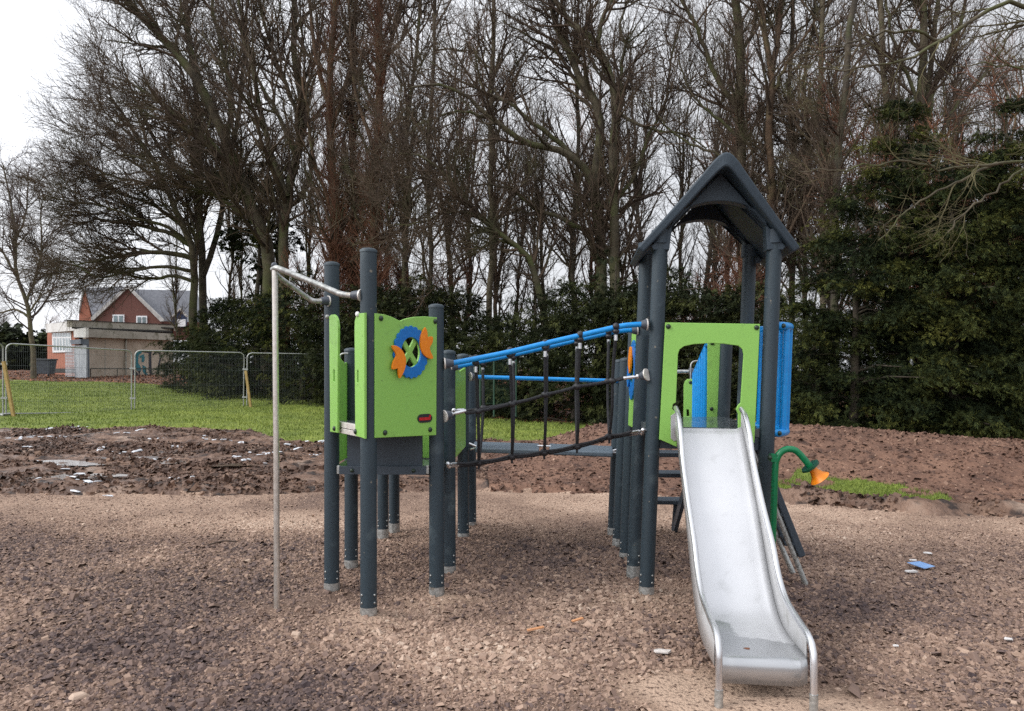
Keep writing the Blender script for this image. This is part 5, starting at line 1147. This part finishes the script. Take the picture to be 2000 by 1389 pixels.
# brick house
Yh_ = 78.0
ha, hb = U(150, 640, Yh_), U(390, 640, Yh_); ph = Plane(ha, hb, 0, 0, (0, -1))
hs = empty('brick_house', (ha[0] + 6, Yh_, .9), 'red brick house with steep slate roof and white trimmed gable behind the flat roofed building', 'building')
def poly3(name, pts, m, parent, th=.25):
    P = [U(*p) for p in pts]; n = np.cross(P[1] - P[0], P[2] - P[0]); n /= np.linalg.norm(n); k = len(P)
    b = MB(); b.add(P + [p - n * th for p in P], [tuple(range(k)), tuple(range(2 * k - 1, k - 1, -1))] + [(i, k + i, k + (i + 1) % k, (i + 1) % k) for i in range(k)]); return b.build(name, m, parent)
on(ph, [(186, 626), (249, 562), (314, 626), (314, 662), (186, 662)], -.3, 0, 'gable_wall', M['brick_red'], hs)
on(ph, [(178, 625.5), (177, 620.5), (248.5, 556.5), (251, 561), (183, 625)], .05, .3, 'barge_board', M['trim'], hs)
on(ph, [(248.5, 556.5), (246.5, 561), (313, 628), (319, 627.5), (319, 624)], .05, .3, 'barge_board', M['trim'], hs)
for l, pn in (((219.4, 614.5, 242.4, 631), ((222, 617, 229, 630), (232.5, 617, 239.5, 630))), ((266, 617, 287, 633), ((268.5, 619.5, 275, 632), (278, 619.5, 284.5, 632)))):
    o = on(ph, [(l[0], l[1]), (l[2], l[1]), (l[2], l[3]), (l[0], l[3])], .02, .15, 'window', M['wframe'], hs)
    for q in pn: on(ph, [(q[0], q[1]), (q[2], q[1]), (q[2], q[3]), (q[0], q[3])], .16, .2, 'pane', M['glass'], o, .002)
rf_ = poly3('roof', [(183, 626, Yh_), (250, 558.5, Yh_), (250, 559, Yh_ + 9), (166, 563, Yh_ + 9)], M['slate'], hs)
poly3('roof', [(250, 558.5, Yh_ + .3), (316, 626, Yh_ + .3), (316, 622, Yh_ + 9), (258, 560, Yh_ + 9)], M['slate'], hs)
poly3('roof', [(156, 628, Yh_ + 3.5), (400, 630, Yh_ + 3.5), (385, 568, Yh_ + 9), (163, 563, Yh_ + 9)], M['slate'], hs)
poly3('end_wall', [(153.5, 650, Yh_ + 3.2), (180, 650, Yh_ + 3.2), (178, 620, Yh_ + 3.2), (167, 578, Yh_ + 3.2), (163, 566, Yh_ + 3.2), (154.5, 612, Yh_ + 3.2)], M['brick'], hs)
poly3('barge_board', [(152.5, 612, Yh_ + 3), (154, 612, Yh_ + 3), (163.5, 565, Yh_ + 3), (162, 563.5, Yh_ + 3)], M['trim'], hs)
poly3('front_wall', [(312, 627.5, Yh_ + 2.2), (400, 630, Yh_ + 2.2), (400, 665, Yh_ + 2.2), (312, 665, Yh_ + 2.2)], M['brick_red'], hs)
dm = poly3('dormer', [(339, 618, Yh_ + 1.5), (353, 605, Yh_ + 1.5), (365, 618, Yh_ + 1.5), (365, 640, Yh_ + 1.5), (339, 640, Yh_ + 1.5)], M['navy'], hs)
poly3('barge_board', [(336, 618.5, Yh_ + 1.2), (353, 602, Yh_ + 1.2), (353, 605.5, Yh_ + 1.2), (339, 619.5, Yh_ + 1.2)], M['trim'], dm)
poly3('barge_board', [(353, 602, Yh_ + 1.2), (368, 618.5, Yh_ + 1.2), (365, 619.5, Yh_ + 1.2), (353, 605.5, Yh_ + 1.2)], M['trim'], dm)
poly3('window', [(344, 624, Yh_ + 1.1), (363, 624, Yh_ + 1.1), (363, 638, Yh_ + 1.1), (344, 638, Yh_ + 1.1)], M['wframe'], dm, .15)
# waste bin
M['bin'] = mat('grey_bin_plastic', lin((66, 72, 82)), lin((82, 88, 98)), scale=4, rough=.5); M['binlid'] = mat('dark_bin_lid', lin((44, 48, 56)), lin((58, 62, 70)), scale=4, rough=.45)
b0 = U(88, 735, 47.5); wb = empty('waste_bin', tuple(b0), 'grey wheeled waste bin standing against the brick end of the pavilion', 'bin')
w2 = .49; m = MB(); h0, h1 = .14, .98
m.add([(b0[0] + s * (.43 if z == h0 else w2) * 1.0, b0[1] + t * (.3 if z == h0 else .4), b0[2] + z) for z in (h0, h1) for s, t in ((-1, -1), (1, -1), (1, 1), (-1, 1))], [(0, 1, 5, 4), (1, 2, 6, 5), (2, 3, 7, 6), (3, 0, 4, 7), (3, 2, 1, 0), (4, 5, 6, 7)]); m.build('body', M['bin'], wb, bevel=.03)
m = MB(); m.box((b0[0], b0[1], b0[2] + 1.03), (1.06, .88, .10)); m.build('lid', M['binlid'], wb, bevel=.03)
for s in (-1, 1): MB().tube([(b0[0] + s * .36 - .03, b0[1] - .25, b0[2] + .09), (b0[0] + s * .36 + .03, b0[1] - .25, b0[2] + .09)], .09, 12).build('wheel', M['black'], wb)

# ------------------------------------------------------------------ temporary fence
M['mesh'] = mat('fence_wire', lin((92, 98, 98)), lin((112, 118, 118)), scale=3, rough=.6, metal=.3)
M['stake'] = mat('timber_stake', lin((166, 138, 84)), lin((186, 158, 104)), scale=10, rough=.75)
def fence(label, lt, lb, Yl, rt, rb, Yr):
    a0, a1, b0, b1 = U(*lb, Yl), U(*lt, Yl), U(*rb, Yr), U(*rt, Yr)
    root = empty('fence_panel', (a0[0], a0[1], a0[2]), label, 'fence panel', 'temporary fence panels across the lawn')
    def q(u, v): return (a0 * (1 - u) + b0 * u) * (1 - v) + (a1 * (1 - u) + b1 * u) * v
    W = np.linalg.norm(b0 - a0); H = np.linalg.norm(a1 - a0); r = .16
    pts = [q(0, -.01), q(0, .5), q(0, 1 - r / H)] + [q((r - r * math.cos(t)) / W, 1 - (r - r * math.sin(t)) / H) for t in (.4, .8, 1.2)] + [q(r / W, 1), q(.5, 1), q(1 - r / W, 1)] + [q(1 - (r - r * math.cos(t)) / W, 1 - (r - r * math.sin(t)) / H) for t in (1.2, .8, .4)] + [q(1, 1 - r / H), q(1, .5), q(1, -.01)]
    m = MB(); m.tube(pts, .021, 8); m.tube([q(0, .03), q(1, .03)], .019, 8); m.build('frame', M['galv'], root)
    m = MB()
    for i in range(1, 72): m.tube([q(i / 72, .03), q(i / 72, .5), q(i / 72, 1)], .0024, 3, False)
    for v in (.2, .45, .7, .9): m.tube([q(0, v), q(1, v)], .003, 3, False)
    m.build('wire_mesh', M['mesh'], root)
    c = q(1, 0); m = MB(); m.box((c[0] + .06, c[1], c[2] + .03), (.24, .55, .10)); m.build('foot', M['galv'], root, bevel=.02)
    for v in (.25, .72): c = q(1, v); m = MB(); m.box((c[0] + .05, c[1] - .02, c[2]), (.18, .05, .05)); m.build('clamp', M['galv'], root)
fence('temporary mesh fence panel cut off by the left edge of the picture', (-236, 650), (-236, 816), 18.4, (6, 671), (6, 813), 21.2)
fence('temporary mesh fence panel in front of the pavilion door', (12, 671), (12, 812.5), 21.3, (257, 684.5), (257, 809), 24)
fence('temporary mesh fence panel in front of the graffiti and evergreen bush', (264, 684.5), (263, 808.5), 24.1, (477, 689), (475.5, 804.5), 26)
fence('temporary mesh fence panel crossed by the sliding pole', (483, 689.5), (482, 804), 26.1, (700, 693), (699, 801), 28)
for a, b, Yd, lab in (((7, 706), (28, 814), 20.9, 'leaning yellow timber stake at the far left fence joint'), ((480, 724), (492, 807), 25.7, 'leaning yellow timber stake beside the fence joint left of the sliding pole')):
    m = MB(); m.beam(U(*b, Yd) - np.array([0, 0, .1]), U(*a, Yd), .075, .075, (0, 1, 0)); tag(m.build('timber_stake', M['stake']), lab, 'stake')
M['greenpost'] = mat('green_coated_wire', lin((34, 62, 50)), lin((46, 76, 60)), scale=4, rough=.5)
g0 = U(936, 792, 20.8); mf = empty('mesh_fence', tuple(g0), 'dark green mesh fence with thin posts in front of the evergreens behind the rope net', 'fence')
for x in (938, 965, 1008): MB().tube([U(x, 792, 20.8) - np.array([0, 0, .3]), U(x, 700, 20.8)], .028, 8).build('fence_post', M['greenpost'], mf)
m = MB()
for i in range(30): m.tube([U(938 + i * 70 / 29, 790, 20.8), U(938 + i * 70 / 29, 702, 20.8)], .0025, 3, False)
for y in (702, 730, 760, 788): m.tube([U(938, y, 20.8), U(1008, y, 20.8)], .003, 3, False)
m.build('wire_mesh', M['greenpost'], mf)
